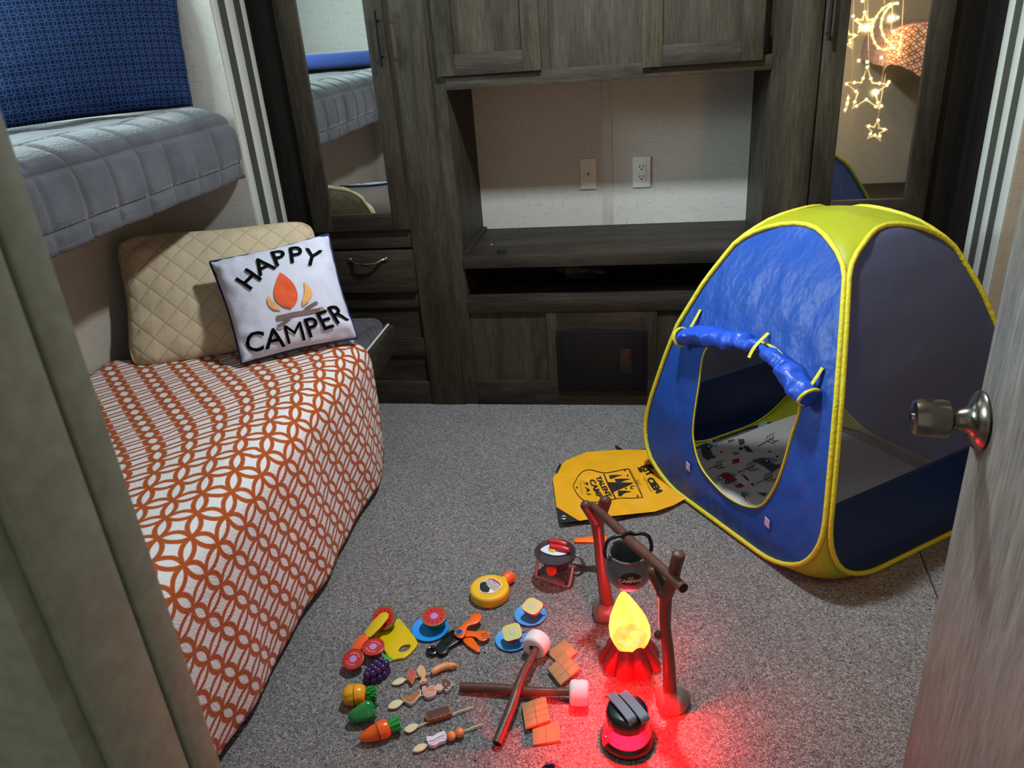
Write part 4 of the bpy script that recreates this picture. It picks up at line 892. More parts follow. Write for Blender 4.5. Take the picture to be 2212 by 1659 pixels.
# ================================================================== TOY CAMP COOKING FRAME AND FIRE
TWIG = M('brown_twig_plastic', '5a3527', 0.42, var=0.25, vscale=14, stretch=(1, 1, .15), bump=0.25, bscale=30, bstretch=(1, 1, .2))
STONE = M('grey_brown_plastic', '6b5f5c', 0.35, var=0.15, vscale=20)
def skin_tube(parts): return join_vf([tube_vf(catmull(p, 6), r, 12) for p, r in parts])
def dome_end(pts, r):
    """rounded ends for a stick"""
    P = [Vector(p) for p in pts]; d0 = (P[0] - P[1]).normalized(); d1 = (P[-1] - P[-2]).normalized()
    return [P[0] + d0 * (r[0] * .55)] + P + [P[-1] + d1 * (r[-1] * .55)], [r[0] * .55] + list(r) + [r[-1] * .55]
bL = F(1309, 1331); bR = F(1452, 1524); yL, yR = bL.y, bR.y
def forked(label, base, y, main, pr, prongs, stub=None):
    t = empty('forked_post', (base.x, base.y, 0), label, 'toy post', 'forked posts of the toy cooking frame')
    def lump(a, r, h): return 1 + 0.07 * math.sin(3 * a + 1) + 0.05 * math.sin(5 * a)
    lathe('stone_foot', [(0, 0), (0.030, 0), (0.036, 0.008), (0.037, 0.018), (0.033, 0.032), (0.024, 0.044), (0.012, 0.049), (0, 0.05)], (base.x, base.y, 0), STONE, t, seg=26, fn=lump)
    mp_ = [V(a, b, y) for a, b in main]; mp_[0] = Vector((mp_[0].x, base.y, 0.035)); parts = [(mp_, pr)]
    for p, r in prongs: parts.append(([V(a, b, y + dy) for a, b, dy in p], r))
    if stub: parts.append(([V(*stub[0], y), V(*stub[1], y)], (0.010, 0.010)))
    parts2 = []
    for p, r in parts: p2, r2 = dome_end(p, r); parts2.append((p2, lerp_list(r2, (len(p2) - 1) * 6 + 1)))
    mk('forked_twig', *join_vf([tube_vf(catmull(p, 6), r, 12) for p, r in parts2]), TWIG, t)
    return t
forked('brown forked toy post standing next to the yellow bag', bL, yL, [(1312, 1312), (1301, 1235), (1295, 1175), (1290, 1130)], (0.018, 0.0145, 0.0135, 0.016),
       [([(1290, 1132, 0), (1279, 1112, -.005), (1268, 1096, -.01), (1264, 1090, -.012)], (0.014, 0.014, 0.013, 0.013)), ([(1291, 1130, 0), (1298, 1110, .01), (1305, 1090, .018), (1309, 1080, .02)], (0.015, 0.015, 0.015, 0.0145))])
forked('brown forked toy post standing nearest the lantern', bR, yR, [(1447, 1508), (1444, 1420), (1436, 1350), (1437, 1300), (1434, 1280)], (0.0155, 0.0128, 0.0125, 0.0138, 0.016),
       [([(1436, 1285, 0), (1424, 1262, .012), (1412, 1240, .018), (1407, 1232, .02)], (0.015, 0.014, 0.013, 0.011)), ([(1438, 1285, 0), (1452, 1255, -.006), (1459, 1225, -.012), (1466, 1200, -.016)], (0.015, 0.013, 0.013, 0.0135))], ((1432, 1370), (1419, 1372)))
sa, sb = V(1280, 1094, yL), V(1438, 1236, yR); sdir = sb - sa
stick = [sa - sdir * 0.02, sa + sdir * 0.25 + Vector((0, 0, .002)), sa + sdir * 0.5, sa + sdir * .56 + Vector((0, 0, -.003)), sa + sdir * 0.8, sb, sb + sdir * 0.20]
cs_ = empty('cross_stick', tuple(sa + sdir * .5 - Vector((0, 0, .01))), 'brown toy stick laid across the two forked posts', 'toy stick')
tube('stick', stick, (0.0105, 0.0108, 0.0115, 0.0135, 0.011, 0.0108, 0.0105), TWIG, cs_, sub=7, seg=14)
pe = stick[-1]; lathe('stick_hole', [(0, 0), (0.0085, 0), (0.0085, 0.001), (0, 0.001)], pe, BLACK, cs_, axis=sdir, seg=14)
# pot
yp = yL + (yR - yL) * 0.52
pc = V(1357, 1222, yp); pz = pc.z
pot = empty('camp_pot', (pc.x, pc.y, pz - 0.045), 'grey round toy cooking pot labelled CAMPING hanging over the fire', 'pot')
POT = M('pot_grey', '5b5d63', 0.34)
prof = [(0, -0.046), (0.026, -0.046), (0.038, -0.041), (0.047, -0.028), (0.0515, -0.010), (0.0505, 0.006), (0.046, 0.020), (0.041, 0.028), (0.0405, 0.032), (0.0445, 0.037), (0.0445, 0.040), (0.040, 0.040), (0.037, 0.034), (0.040, 0.020), (0.044, 0.0), (0.040, -0.026), (0.02, -0.038), (0, -0.038)]
lathe('pot_body', prof, (pc.x, pc.y, pz), POT, pot, seg=40)
topz = (sa + sdir * 0.52).z + 0.014
hx_ = Vector((0.965, 0.26, 0)); hp_ = []
for a, h in ((-1.0, 0.028), (-1.12, 0.034), (-1.14, 0.050), (-0.98, 0.074), (-0.62, 0.083), (-0.30, topz - pz - .006), (0, topz - pz + .001), (0.30, topz - pz - .006), (0.62, 0.083), (0.98, 0.074), (1.14, 0.050), (1.12, 0.034), (1.0, 0.028)): hp_.append(Vector((pc.x, pc.y, pz + h)) + hx_ * (a * 0.046))
tube('bail_handle', hp_, 0.0042, BLACK, pot, sub=5, seg=10)
for sgn in (-1, 1): ellipsoid('handle_lug', Vector((pc.x, pc.y, pz + 0.028)) + hx_ * (sgn * 0.046), (0.008, 0.006, 0.007), POT, pot, seg=12)
cam_dir = math.atan2(-pc.y, -pc.x) + 0.10
def on_pot(u, v, off=0.0012):
    h = 0.002 + v
    r = 0
    for (r0, h0), (r1, h1) in zip(prof[:9], prof[1:9]):
        if h0 <= h <= h1: r = r0 + (r1 - r0) * (h - h0) / (h1 - h0 + 1e-9)
    a = cam_dir + u / 0.051; return Vector((pc.x + (r + off) * math.cos(a), pc.y + (r + off) * math.sin(a), pz + h))
decal('pot_label', poly_vf([(x * (1 + .06 * (i % 2)), y * (1 + .06 * (i % 2))) for i, (x, y) in enumerate(circle2(0, 0, .0225, 28, .0155))], .006), on_pot, M('label_black', '0c0d0c', .5), pot)
vs, fs = text_vf('CAMPING', 0.0112, 0.0003, 0.004); decal('lettering', ([(x, y - .003) for x, y in vs], fs), lambda u, v: on_pot(u, v, .002), M('label_cream', 'd8c4ac', .6), pot)
decal('label_mark', poly_vf([(-.007, .004), (-.003, .009), (0, .006), (.004, .009), (.007, .005), (.003, .0035)], .005), lambda u, v: on_pot(u, v, .002), M('label_olive', '8c8a66', .6), pot)

# fire lamp
fc = F(1361, 1428); fire = empty('fire_lamp', (fc.x, fc.y, 0), 'glowing toy campfire lamp with yellow flame on red-lit logs', 'lamp')
FLAME = M('flame_glow', 'ffd23a', 0.3, emit=(1.0, 0.56, 0.035, 1), es=1.55, transp=0.35)
# glow of the moulded flame: hotter round the bulb, paler above
nt = FLAME.node_tree; N = nt.nodes; L = nt.links; tcn = N.new('ShaderNodeTexCoord'); nz = N.new('ShaderNodeTexNoise'); nz.inputs['Scale'].default_value = 16; nz.inputs['Distortion'].default_value = 1.2; L.new(tcn.outputs['Object'], nz.inputs['Vector'])
cr = N.new('ShaderNodeValToRGB'); cr.color_ramp.elements[0].position = .36; cr.color_ramp.elements[0].color = (1.0, .50, .03, 1); cr.color_ramp.elements[1].position = .62; cr.color_ramp.elements[1].color = (1.0, .86, .17, 1); L.new(nz.outputs['Fac'], cr.inputs[0]); L.new(cr.outputs[0], N['Principled BSDF'].inputs['Emission Color'])
zb = 0.052
fprof = [(0, zb - .004), (0.030, zb), (0.041, zb + .014), (0.0465, zb + .036), (0.046, zb + .060), (0.040, zb + .086), (0.030, zb + .106), (0.021, zb + .124), (0.013, zb + .138), (0.007, zb + .148), (0, zb + .152)]
fv, ff = lathe_vf(fprof, Vector((fc.x, fc.y, 0)), seg=36, fn=lambda a, r, h: 1 + 0.05 * math.sin(3 * a + h * 22) + 0.02 * math.sin(5 * a - h * 30))
fv = [p + Vector((-0.016 * max(0, (p.z - zb) / .16) ** 2, 0.004 * max(0, (p.z - zb) / .16), 0)) for p in fv]
mk('flame', fv, ff, FLAME, fire)
RLOG = M('red_log_plastic', '5c1512', 0.35, emit=(1.0, 0.012, 0.03, 1), es=0.07, var=.3, vscale=30, stretch=(1, 1, .12), bump=.6, bscale=40, bstretch=(1, 1, .15))
for k, a in enumerate((-108, -66, -150, -24, 22, 75, 128, 178)):
    a = math.radians(a + 6); d = Vector((math.cos(a), math.sin(a), 0)); big = 1.18 if k < 2 else 1.0
    P = [Vector((fc.x, fc.y, 0.078)) + d * 0.024, Vector((fc.x, fc.y, 0.052)) + d * 0.034, Vector((fc.x, fc.y, 0.024)) + d * 0.048, Vector((fc.x, fc.y, 0.006)) + d * 0.056]
    vs, fs = tube_vf(catmull(P, 6), lerp_list([.012, .0165 * big, .019 * big, .020 * big], 19), 16); vs = [Vector((p.x, p.y, max(p.z, 0.0))) for p in vs]
    mk('log', vs, fs, RLOG, fire)
point_light('fire_lamp_bulb', (fc.x, fc.y, zb + 0.055), 4.6, (1.0, 0.01, 0.09), 0.02)

# lantern
lc = F(1355, 1598); lan = empty('camp_lantern', (lc.x, lc.y, 0), 'short black lantern with glowing red band and two folded grey handles', 'lantern')
lathe('lantern_base', [(0, 0), (0.050, 0), (0.055, 0.004), (0.0565, 0.011), (0.054, 0.018), (0.049, 0.026), (0, 0.026)], lc, BLACKG, lan, seg=44)
REDG = M('red_glow_plastic', (0.55, 0.0, 0.006, 1), 0.15, emit=(1.0, 0.02, 0.05, 1), es=1.0, transp=0.42)
lathe('red_band', [(0.048, 0.026), (0.0475, 0.031), (0.0445, 0.034), (0.0425, 0.046), (0.041, 0.062)], lc, REDG, lan, seg=96, fn=lambda a, r, h: 1 + 0.012 * (1 if int(a / (2 * PI) * 96) % 2 else 0))
dbk = (Vector((0, 0, 0)) - Vector((lc.x, lc.y, 0))).normalized()
cl_ = Vector((lc.x, lc.y, 0)) + Matrix.Rotation(math.radians(-62), 3, 'Z') @ (dbk * 0.050); box('hinge_clip', (cl_.x - .007, cl_.y - .007, 0.012), (cl_.x + .007, cl_.y + .007, 0.040), REDG, lan, 0.002)
lathe('lantern_cap', [(0, 0.058), (0.041, 0.058), (0.043, 0.061), (0.0435, 0.070), (0.043, 0.086), (0.040, 0.092), (0.034, 0.0945), (0, 0.0965)], lc, BLACKG, lan, seg=60, fn=lambda a, r, h: 1 + (0.02 * (1 if int(a / (2 * PI) * 30) % 2 else 0) if .06 < h < .09 else 0))
GREYP = M('handle_grey', '6d7280', 0.5)
hd = Vector((0.60, -0.80, 0)); hn = Vector((0.80, 0.60, 0))
for off, sh in ((-0.0118, -.004), (0.0118, .006)):
    P = []
    for t in [-1, -.9, -.6, -.2, .2, .6, .9, 1.0]: P.append(Vector((lc.x, lc.y, 0.0965 + .004 * (1 - t * t) - (.006 if abs(t) > .95 else 0))) + hn * off + hd * (t * 0.042 + sh))
    C_ = catmull(P, 4); vs = []
    for p in C_:
        for a, b in ((-1, 0), (1, 0), (1, 1), (-1, 1)): vs.append(p + hn * (a * 0.0100) + Vector((0, 0, b * 0.005)))
    n = len(C_); fs = [(i * 4 + a, i * 4 + (a + 1) % 4, (i + 1) * 4 + (a + 1) % 4, (i + 1) * 4 + a) for i in range(n - 1) for a in range(4)] + [(0, 1, 2, 3), tuple((n - 1) * 4 + a for a in range(4))]
    hh = mk('folded_handle', vs, fs, GREYP, lan); e = C_[2 if off > 0 else -3]; box('latch_hole', (e.x - .0025, e.y - .0025, e.z + .0045), (e.x + .0025, e.y + .0025, e.z + .0056), BLACK, hh)
area_light('lantern_bulb', (lc.x, lc.y, 0.0572), (lc.x, lc.y, 0), 0.076, 38.0, (1.0, 0.0004, 0.0022), 'DISK')

# ================================================================== STOVE AND PAN
STEEL = M('stove_brown_metal', '9a8c90', 0.35, 0.4); DKP = M('pan_dark', '4c4046', 0.4, 0.35)
fA, fB = F(1157, 1248), F(1229, 1272); sc0 = (fA + fB) / 2; ex = (fB - fA).normalized(); ey = Vector((-ex.y, ex.x, 0)); wS = (fB - fA).length / 2
SH = 0.060
def sp3(a, b, z): return Vector((sc0.x, sc0.y, 0)) + ex * a + ey * b + Vector((0, 0, z))
stv = empty('toy_stove', tuple(sp3(0, .04, 0)), 'small toy camp stove with bent tube legs and orange dial', 'stove')
for b0, bt in ((0.0, 0.028), (0.098, 0.066)):
    tube('leg_loop', [sp3(-wS + .012, bt, SH), sp3(-wS, bt + (b0 - bt) * .12, SH - .004), sp3(-wS, bt + (b0 - bt) * .8, .016), sp3(-wS + .004, b0, .006), sp3(-wS + .012, b0, .005), sp3(wS - .012, b0, .005), sp3(wS - .004, b0, .006), sp3(wS, bt + (b0 - bt) * .8, .016), sp3(wS, bt + (b0 - bt) * .12, SH - .004), sp3(wS - .012, bt, SH)], 0.0045, STEEL, stv, sub=5, seg=10)
foot = [sp3(-wS * .72 + wS * 1.44 * i / 10, -.004, .004) for i in range(11)] + [sp3(wS * .72 - wS * 1.44 * i / 10, .008 + .012 * math.sin(PI * i / 10), .006) for i in range(11)]
prism('foot_plate', foot, 0.006, STEEL, stv, 0.001)
bc = sp3(0, .047, 0)
lathe('burner_body', [(0, .022), (.022, .022), (.026, .030), (.026, .050), (.036, .054), (.044, .058), (.045, .066), (.040, .066), (.0, .064)], bc, DKP, stv, seg=32)
kd = sp3(-.004, .012, .034); lathe('dial', [(0, 0), (.014, 0), (.0145, .003), (.0140, .010), (.012, .012), (0, .012)], kd, M('dial_orange', 'e4480e', .4), stv, axis=(-ey + Vector((0, 0, .55))), seg=9)
tube('dial_stem', [kd, kd + (ey - Vector((0, 0, .3))) * .02], .004, DKP, stv)
# pan
pcn = F(1199, 1196, 0.078); pcn.z = 0.0665
pan = empty('frying_pan', tuple(pcn), 'brown toy frying pan with orange handle on the camp stove', 'pan')
lathe('pan_bowl', [(0, 0), (.043, 0), (.049, .006), (.0555, .017), (.057, .0185), (.054, .0185), (.046, .008), (.041, .0035), (0, .0032)], pcn, DKP, pan, seg=44)
hA_, hB_ = F(1240, 1172, .084), F(1312, 1168, .088); hdv = (hB_ - hA_).normalized(); hs = Vector((-hdv.y, hdv.x, 0)); hl = (hB_ - hA_).length
hpts = [(0, .007), (.006, .010), (.02, .0105), (.06, .015), (hl - .01, .016), (hl, .009)]
prism('pan_handle', [hA_ + hdv * a + hs * w_ for a, w_ in hpts] + [hA_ + hdv * a - hs * w_ for a, w_ in hpts[::-1]], .010, M('handle_orange', 'f2680e', .45), pan, .003)
egg = empty('fried_egg', tuple(pcn + Vector((0, 0, .0035))), 'toy fried egg with yellow yolk in the frying pan', 'toy egg')
def panxy(px, py, z): return F(px, py, z)
ez = pcn.z + .0045
ep = [(1167, 1192), (1172, 1181), (1182, 1177), (1195, 1180), (1210, 1184), (1222, 1190), (1228, 1197), (1222, 1202), (1205, 1205), (1188, 1203), (1174, 1198)]
prism('egg_white', [p + Vector((0, 0, 0)) for p in catmull([F(x, y - 3, ez) for x, y in ep], 3, True)], .0045, M('egg_white', 'd4d8ee', .3), egg, .0015)
yk = F(1195, 1187, ez + .004); ellipsoid('yolk', yk, (.0145, .0135, .0055), M('yolk_yellow', 'd0b400', .2), egg, seg=20)
for i, (a, b) in enumerate((((1190, 1163), (1226, 1171)), ((1192, 1175), (1231, 1183)))):
    A, B = F(a[0] - 2, a[1] + 6, ez + .009), F(b[0] - 3, b[1] + 6, ez + .009); u = (B - A).normalized(); pts = [A - u * .004, A, A.lerp(B, .33) + Vector((0, 0, .002)), A.lerp(B, .66) + Vector((0, 0, .002)), B, B + u * .004]
    s_ = tube('toy_sausage', pts, (.004, .0085, .009, .009, .0085, .004), M('sausage_red', 'c0282e', .3), sub=5, seg=14, label=('red toy sausage in the pan, farther from the egg', 'red toy sausage in the pan, next to the egg')[i], cat='toy sausage', group='sausages in the toy pan')

# ================================================================== CANTEEN
cc = F(1059, 1287); can = empty('toy_canteen', tuple(cc), 'round yellow toy canteen with orange cap and CANTEEN label', 'canteen')
CY = M('canteen_yellow', 'e2b21c', .5)
lathe('canteen_body', [(0, 0), (.046, 0), (.0515, .003), (.053, .008), (.053, .024), (.0515, .029), (.047, .032), (.043, .0325), (.039, .0318), (0, .0318)], cc, CY, can, seg=48)
cdir = (F(1101, 1246, .017) - cc); cdir.z = 0; cdir.normalize()
lathe('canteen_neck', [(0, .050), (.014, .050), (.013, .060), (0, .060)], cc + Vector((0, 0, .017)), CY, can, axis=cdir, seg=24)
lathe('canteen_cap', [(0, .057), (.0155, .057), (.0165, .060), (.0160, .080), (.0145, .083), (0, .083)], cc + Vector((0, 0, .017)), M('cap_orange', 'f0611c', .45), can, axis=cdir, seg=30)
CU = cdir; CX = Vector((CU.y, -CU.x, 0))
def on_can(u, v, off=.0006): return cc + CX * (u * 1.28) + CU * (v * 1.28) + Vector((0, 0, .0325 + off))
bad = [(-.020, .012), (-.016, .019), (-.006, .022), (.006, .022), (.016, .019), (.020, .012), (.020, -.008), (.010, -.018), (0, -.022), (-.010, -.018), (-.020, -.008)]
decal('badge_border', poly_vf([(x * 1.10, y * 1.10) for x, y in bad], .02), on_can, M('badge_white', 'e2d8d2', .6), can)
decal('badge_red', poly_vf(bad[:6], .02), lambda u, v: on_can(u, v, .0012), M('badge_red', 'a02a2c', .6), can); decal('badge_sky', poly_vf([(-.020, .010), (.020, .010), (.020, -.004), (-.020, -.004)], .02), lambda u, v: on_can(u, v, .0012), M('badge_grey', 'a2a49c', .6), can)
decal('badge_mountain', poly_vf([(-.020, -.002), (-.013, .006), (-.007, -.002), (.001, .002), (.008, -.006), (.013, -.013), (.010, -.018), (0, -.022), (-.010, -.018), (-.020, -.008)], .02), lambda u, v: on_can(u, v, .0018), M('badge_black', '121212', .6), can)
for p in ([(-.013, .006), (-.0155, .002), (-.011, .0025)], [(.001, .002), (-.0025, -.004), (.0045, -.003)]): decal('badge_snow', poly_vf(p, .02), lambda u, v: on_can(u, v, .0024), M('badge_white', 'e2d8d2', .6), can)
vs, fs = text_vf('CANTEEN', .0082, .0002, .01); decal('lettering', ([(x, y + .0135) for x, y in vs], fs), lambda u, v: on_can(u, v, .002), M('badge_white', 'e2d8d2', .6), can)

# ================================================================== PLATES, FRUIT HALVES
PLB = M('plate_blue', '1a8ade', .45); PLB2 = M('plate_sky_blue', '4598e0', .45)
for (px, py), r, mt, lb_ in (((930, 1360), .0478, PLB, 'blue toy plate holding the watermelon half'), ((1146, 1331), .0415, PLB2, 'sky-blue toy plate farther from the marshmallow sticks, holding an apple half'), ((1106, 1384), .0415, PLB2, 'sky-blue toy plate beside the marshmallow, holding an apple half')):
    p = F(px, py); lathe('toy_plate', [(0, .001), (r * .55, .001), (r * .62, .0022), (r * .97, .0048), (r, .006), (r * .98, .0072), (r * .62, .0046), (r * .55, .0034), (0, .0034)], p, mt, seg=44, label=lb_, cat='toy plate', group='blue toy plates on the carpet')
def half_fruit(name, label, cat, c, nrm, r, skin, flesh, rim, core=None, seeds=(), sc=(1, 1), depth=.85, fn=None, extra=None, group=None):
    nrm = nrm.normalized(); right = Vector((1, .15, 0)); x = (right - nrm * right.dot(nrm)).normalized(); y = nrm.cross(x); zlow = 0
    t = empty(name, (c.x, c.y, max(0, c.z - r * depth)), label, cat, group)
    pr = [(0, -r * depth)] + [(r * math.sin(k * PI / 16), -r * depth * math.cos(k * PI / 16)) for k in range(1, 9)]
    lathe('skin', pr + [(r, .0006), (r * .965, .0006)], c, skin, t, axis=nrm, seg=36, scale=sc, fn=fn, xdir=x)
    lathe('rim', [(r * .97, .0004), (r * .92, .0008)], c, rim, t, axis=nrm, seg=36, scale=sc, fn=fn, xdir=x)
    lathe('cut_face', [(r * .93, .0006), (0, .0012)], c, flesh, t, axis=nrm, seg=36, scale=sc, fn=fn, xdir=x)
    if core: lathe('core', [(r * core[0], .0014), (0, .0018)], c + x * (core[2] if len(core) > 2 else 0), core[1], t, axis=nrm, seg=24, scale=sc, xdir=x)
    for (a, rr, ln, m) in seeds:
        a = math.radians(a); d = x * (math.cos(a) * sc[0]) + y * (math.sin(a) * sc[1]); p = c + d * (r * rr) + nrm * .0014; rot = Matrix((d, nrm.cross(d), nrm)).transposed(); ellipsoid('seed', p, (ln, ln * .45, .0007), m, t, seg=8, rot=rot)
    if extra: extra(t, c, x, y, nrm)
    return t
LIL = M('core_lilac', 'b07cc4', .5); SEED = M('seed_black', '160808', .5); SEEDW = M('seed_cream', 'e6b890', .5); MFL = M('melon_red', 'b81812', .45); MRIM = M('melon_rim', '7a8a3a', .5); MSK = M('melon_green', '1c5a24', .35, var=.5, vscale=6, stretch=(3, 3, .3))
tocam = lambda p: (CAM - p).normalized()
c = F(938, 1331, .038); half_fruit('watermelon_half', 'toy watermelon half with lilac centre on the blue plate', 'toy fruit', c, Vector((0.02, -.12, 1)), .0325, MSK, MFL, MRIM, (.30, LIL), [(i * 36 + 10, .62, .0026, SEED) for i in range(10)], depth=.95)
c = F(828, 1335, .036); half_fruit('watermelon_half', 'toy watermelon half lying on the yellow cutting board under the knife', 'toy fruit', c, Vector((-.10, -.50, 1)), .0325, MSK, MFL, MRIM, (.30, LIL), [(i * 36 + 10, .62, .0026, SEED) for i in range(10)], depth=.95)
TSK = M('tomato_red', 'a01410', .3); TFL = M('tomato_flesh', 'b01a14', .4)
ts = [(a, .58, .0024, SEEDW) for a in (20, 38, 56, 74, 92, 110)] + [(a, .58, .0024, SEEDW) for a in (200, 218, 236, 254, 272, 290)]
c = F(806, 1397, .030); half_fruit('tomato_half', 'red toy tomato half nearest the orange knife handle', 'toy fruit', c, Vector((.05, -.1, 1)), .0265, TSK, TFL, TSK, (.34, LIL), ts, depth=.80, sc=(1.05, 1), group='red toy tomato halves')
c = F(763, 1424, .030); half_fruit('tomato_half', 'red toy tomato half at the far left of the toy food', 'toy fruit', c, Vector((.0, -.32, 1)), .0265, TSK, TFL, TSK, (.34, LIL), ts, depth=.80, group='red toy tomato halves')
ASK = M('apple_red', 'c01828', .3); AFL = M('apple_flesh', 'bcc070', .5); ARM = M('apple_rim', 'e0d890', .5); ACO = M('apple_core', 'bdb09a', .5)
def ap1(a, r, h): return 1 + .07 * math.cos(4 * a - .5)
def ap2(a, r, h): return 1 + .09 * math.cos(4 * a + 2.4)
def stem(t, c, x, y, n): tube('apple_stem', [c + x * .024 - n * .006, c + x * .033 - n * .004], .0028, ASK, t, seg=8)
c = F(1150, 1309, .036); half_fruit('apple_half', 'toy apple half with pale green face on the plate near the canteen', 'toy fruit', c, Vector((.03, -.15, 1)), .0262, ASK, AFL, ARM, (.34, ACO), (), depth=.95, fn=ap1, extra=stem, group='toy apple halves on plates')
c = F(1106, 1365, .036); half_fruit('apple_half', 'toy apple half with pale green face on the plate near the marshmallow', 'toy fruit', c, Vector((-.05, -.25, 1)), .0255, ASK, AFL, ARM, (.34, ACO), (), depth=.95, fn=ap2, extra=stem, group='toy apple halves on plates')

# ================================================================== CUTTING BOARD, KNIFE
def prism_hole(name, outer, hole, h, mat, par=None, bev=0.0, **k):
    bm = bmesh.new()
    def loop(P):
        vs = [bm.verts.new(p) for p in P]; return [bm.edges.new((vs[i], vs[(i + 1) % len(vs)])) for i in range(len(vs))]
    es = loop(outer) + loop(hole)
    r = bmesh.ops.triangle_fill(bm, use_beauty=True, use_dissolve=True, edges=es); faces = [g for g in r['geom'] if isinstance(g, bmesh.types.BMFace)]
    e = bmesh.ops.extrude_face_region(bm, geom=faces); up = [g for g in e['geom'] if isinstance(g, bmesh.types.BMVert)]
    bmesh.ops.translate(bm, verts=up, vec=(0, 0, h)); bmesh.ops.recalc_face_normals(bm, faces=bm.faces)
    if bev:
        ed = [x for x in bm.edges if len(x.link_faces) == 2 and x.calc_face_angle() > math.radians(50)]; bmesh.ops.bevel(bm, geom=ed, offset=bev, segments=3, affect='EDGES', profile=.5, clamp_overlap=True)
    bm.verts.index_update(); vs = [v.co.copy() for v in bm.verts]; fs = [[v.index for v in f.verts] for f in bm.faces]; bm.free()
    return mk(name, vs, fs, mat, par, **k)
outer = catmull([F(x, y) for x, y in ((843, 1348), (857, 1341), (867, 1344), (888, 1369), (902, 1389), (901, 1399), (889, 1413), (874, 1425), (860, 1427), (847, 1430), (838, 1421), (822, 1396), (807, 1376), (812, 1364))], 4, True)
hole = catmull([F(x, y) for x, y in ((862, 1411), (866, 1401), (877, 1397), (887, 1398), (883, 1407), (873, 1412))], 4, True)
prism_hole('cutting_board', outer, hole, .008, M('board_yellow', 'd2b408', .3), None, .0028, label='yellow toy cutting board with a handle hole', cat='cutting board')
kn = empty('toy_knife', tuple(F(800, 1372)), 'toy knife with yellow blade and orange handle resting on the watermelon', 'toy knife')
def kz(x): return .012 + max(0, (x - 765)) / 75 * .036
def kp(pts): return [F(x, y, kz(x)) for x, y in pts]
prism('knife_blade', kp(((787, 1368), (804, 1345), (823, 1326), (834, 1324), (840, 1328), (838, 1337), (822, 1357), (800, 1378), (793, 1377))), .003, M('blade_yellow', 'd8b81c', .4), kn, .0006)
prism('knife_handle', [p - Vector((0, 0, .003)) for p in kp(((786, 1372), (797, 1380), (792, 1392), (779, 1407), (766, 1409), (758, 1406), (763, 1395), (774, 1381)))], .009, M('handle_orange_red', 'f06024', .4), kn, .002)

# ================================================================== WHOLE TOY VEGETABLES
GRP = M('grape_purple', '2a0c4c', .18, coat=.4); LEAFG = M('leaf_green', '3f9a4c', .35)
gc = F(812, 1446, .02); gr = empty('grape_bunch', (gc.x, gc.y, 0), 'dark purple toy grape bunch with green leaf below the tomato halves', 'toy fruit')
gd = (F(836, 1425, 0) - F(790, 1462, 0)); gd.z = 0; gd.normalize(); gp = Vector((-gd.y, gd.x, 0))
gp_first = None
for row, (t, n_, w_) in enumerate(((-.030, 1, 0), (-.019, 3, .011), (-.006, 4, .017), (.008, 4, .018), (.021, 3, .013))):
    for lay in (0, 1):
        for i in range(n_ if lay == 0 else max(1, n_ - 1)):
            m = n_ if lay == 0 else max(1, n_ - 1); o_ = 0 if m == 1 else (i / (m - 1) - .5) * 2 * w_ * (1 if lay == 0 else .65)
            p = Vector((gc.x, gc.y, .0095 + lay * .0135)) + gd * (t + lay * .004) + gp * o_
            if gp_first is None: gp_first = ellipsoid('grape', p, (.0098, .0098, .0098), GRP, gr, seg=16)
            else:
                g = gp_first.copy(); COL.objects.link(g); g.parent = gr; g.location = p - WORLD[gr.name]
tube('grape_stem', [Vector((gc.x, gc.y, .016)) + gd * .026, Vector((gc.x, gc.y, .022)) + gd * .040], .003, LEAFG, gr, seg=8)
lf = [Vector((gc.x, gc.y, .026)) + gd * a + gp * b for a, b in ((.024, .0), (.030, .013), (.037, .017), (.042, .008), (.040, .0), (.043, -.010), (.037, -.019), (.029, -.014))]
prism('grape_leaf', lf, .003, LEAFG, gr, .001)
# pineapple
pA, pB = F(741, 1503, .024), F(786, 1499, .024); pd = (pB - pA).normalized(); pl = (pB - pA).length
pin = empty('toy_pineapple', (pA.x, pA.y, 0), 'yellow toy pineapple cut in two with green crown', 'toy fruit')
PIN = M('pineapple_yellow', 'dc9a14', .3)
def knob_fn(a, r, h): return 1 + .045 * math.sin(a * 9 + h * 300) * math.sin(h * 420)
lathe('pineapple_half', [(0, 0), (.010, .0005), (.0175, .004), (.0215, .011), (.0232, .019), (.0235, .0268), (.0215, .0275), (0, .0275)], pA, PIN, pin, axis=pd, seg=36, fn=knob_fn)
lathe('pineapple_half', [(0, .029), (.0215, .029), (.0235, .0296), (.0232, .037), (.0215, .044), (.017, .0505), (.010, .0535), (0, .054)], pA, PIN, pin, axis=pd, seg=36, fn=knob_fn)
LG2 = M('crown_green', '188a34', .3); px_, py_ = frame_axes(pd)
for r_, (h0, rad, ln) in enumerate(((.052, .010, .016), (.058, .009, .016), (.064, .006, .014))):
    for i in range(7):
        a = 2 * PI * i / 7 + r_ * .4; d = px_ * math.cos(a) + py_ * math.sin(a); b = pA + pd * h0
        tube('crown_leaf', [b + d * .004, b + d * (rad + .003) + pd * ln * .45, b + d * (rad + .006) + pd * ln], (.0045, .0042, .001), LG2, pin, seg=7)
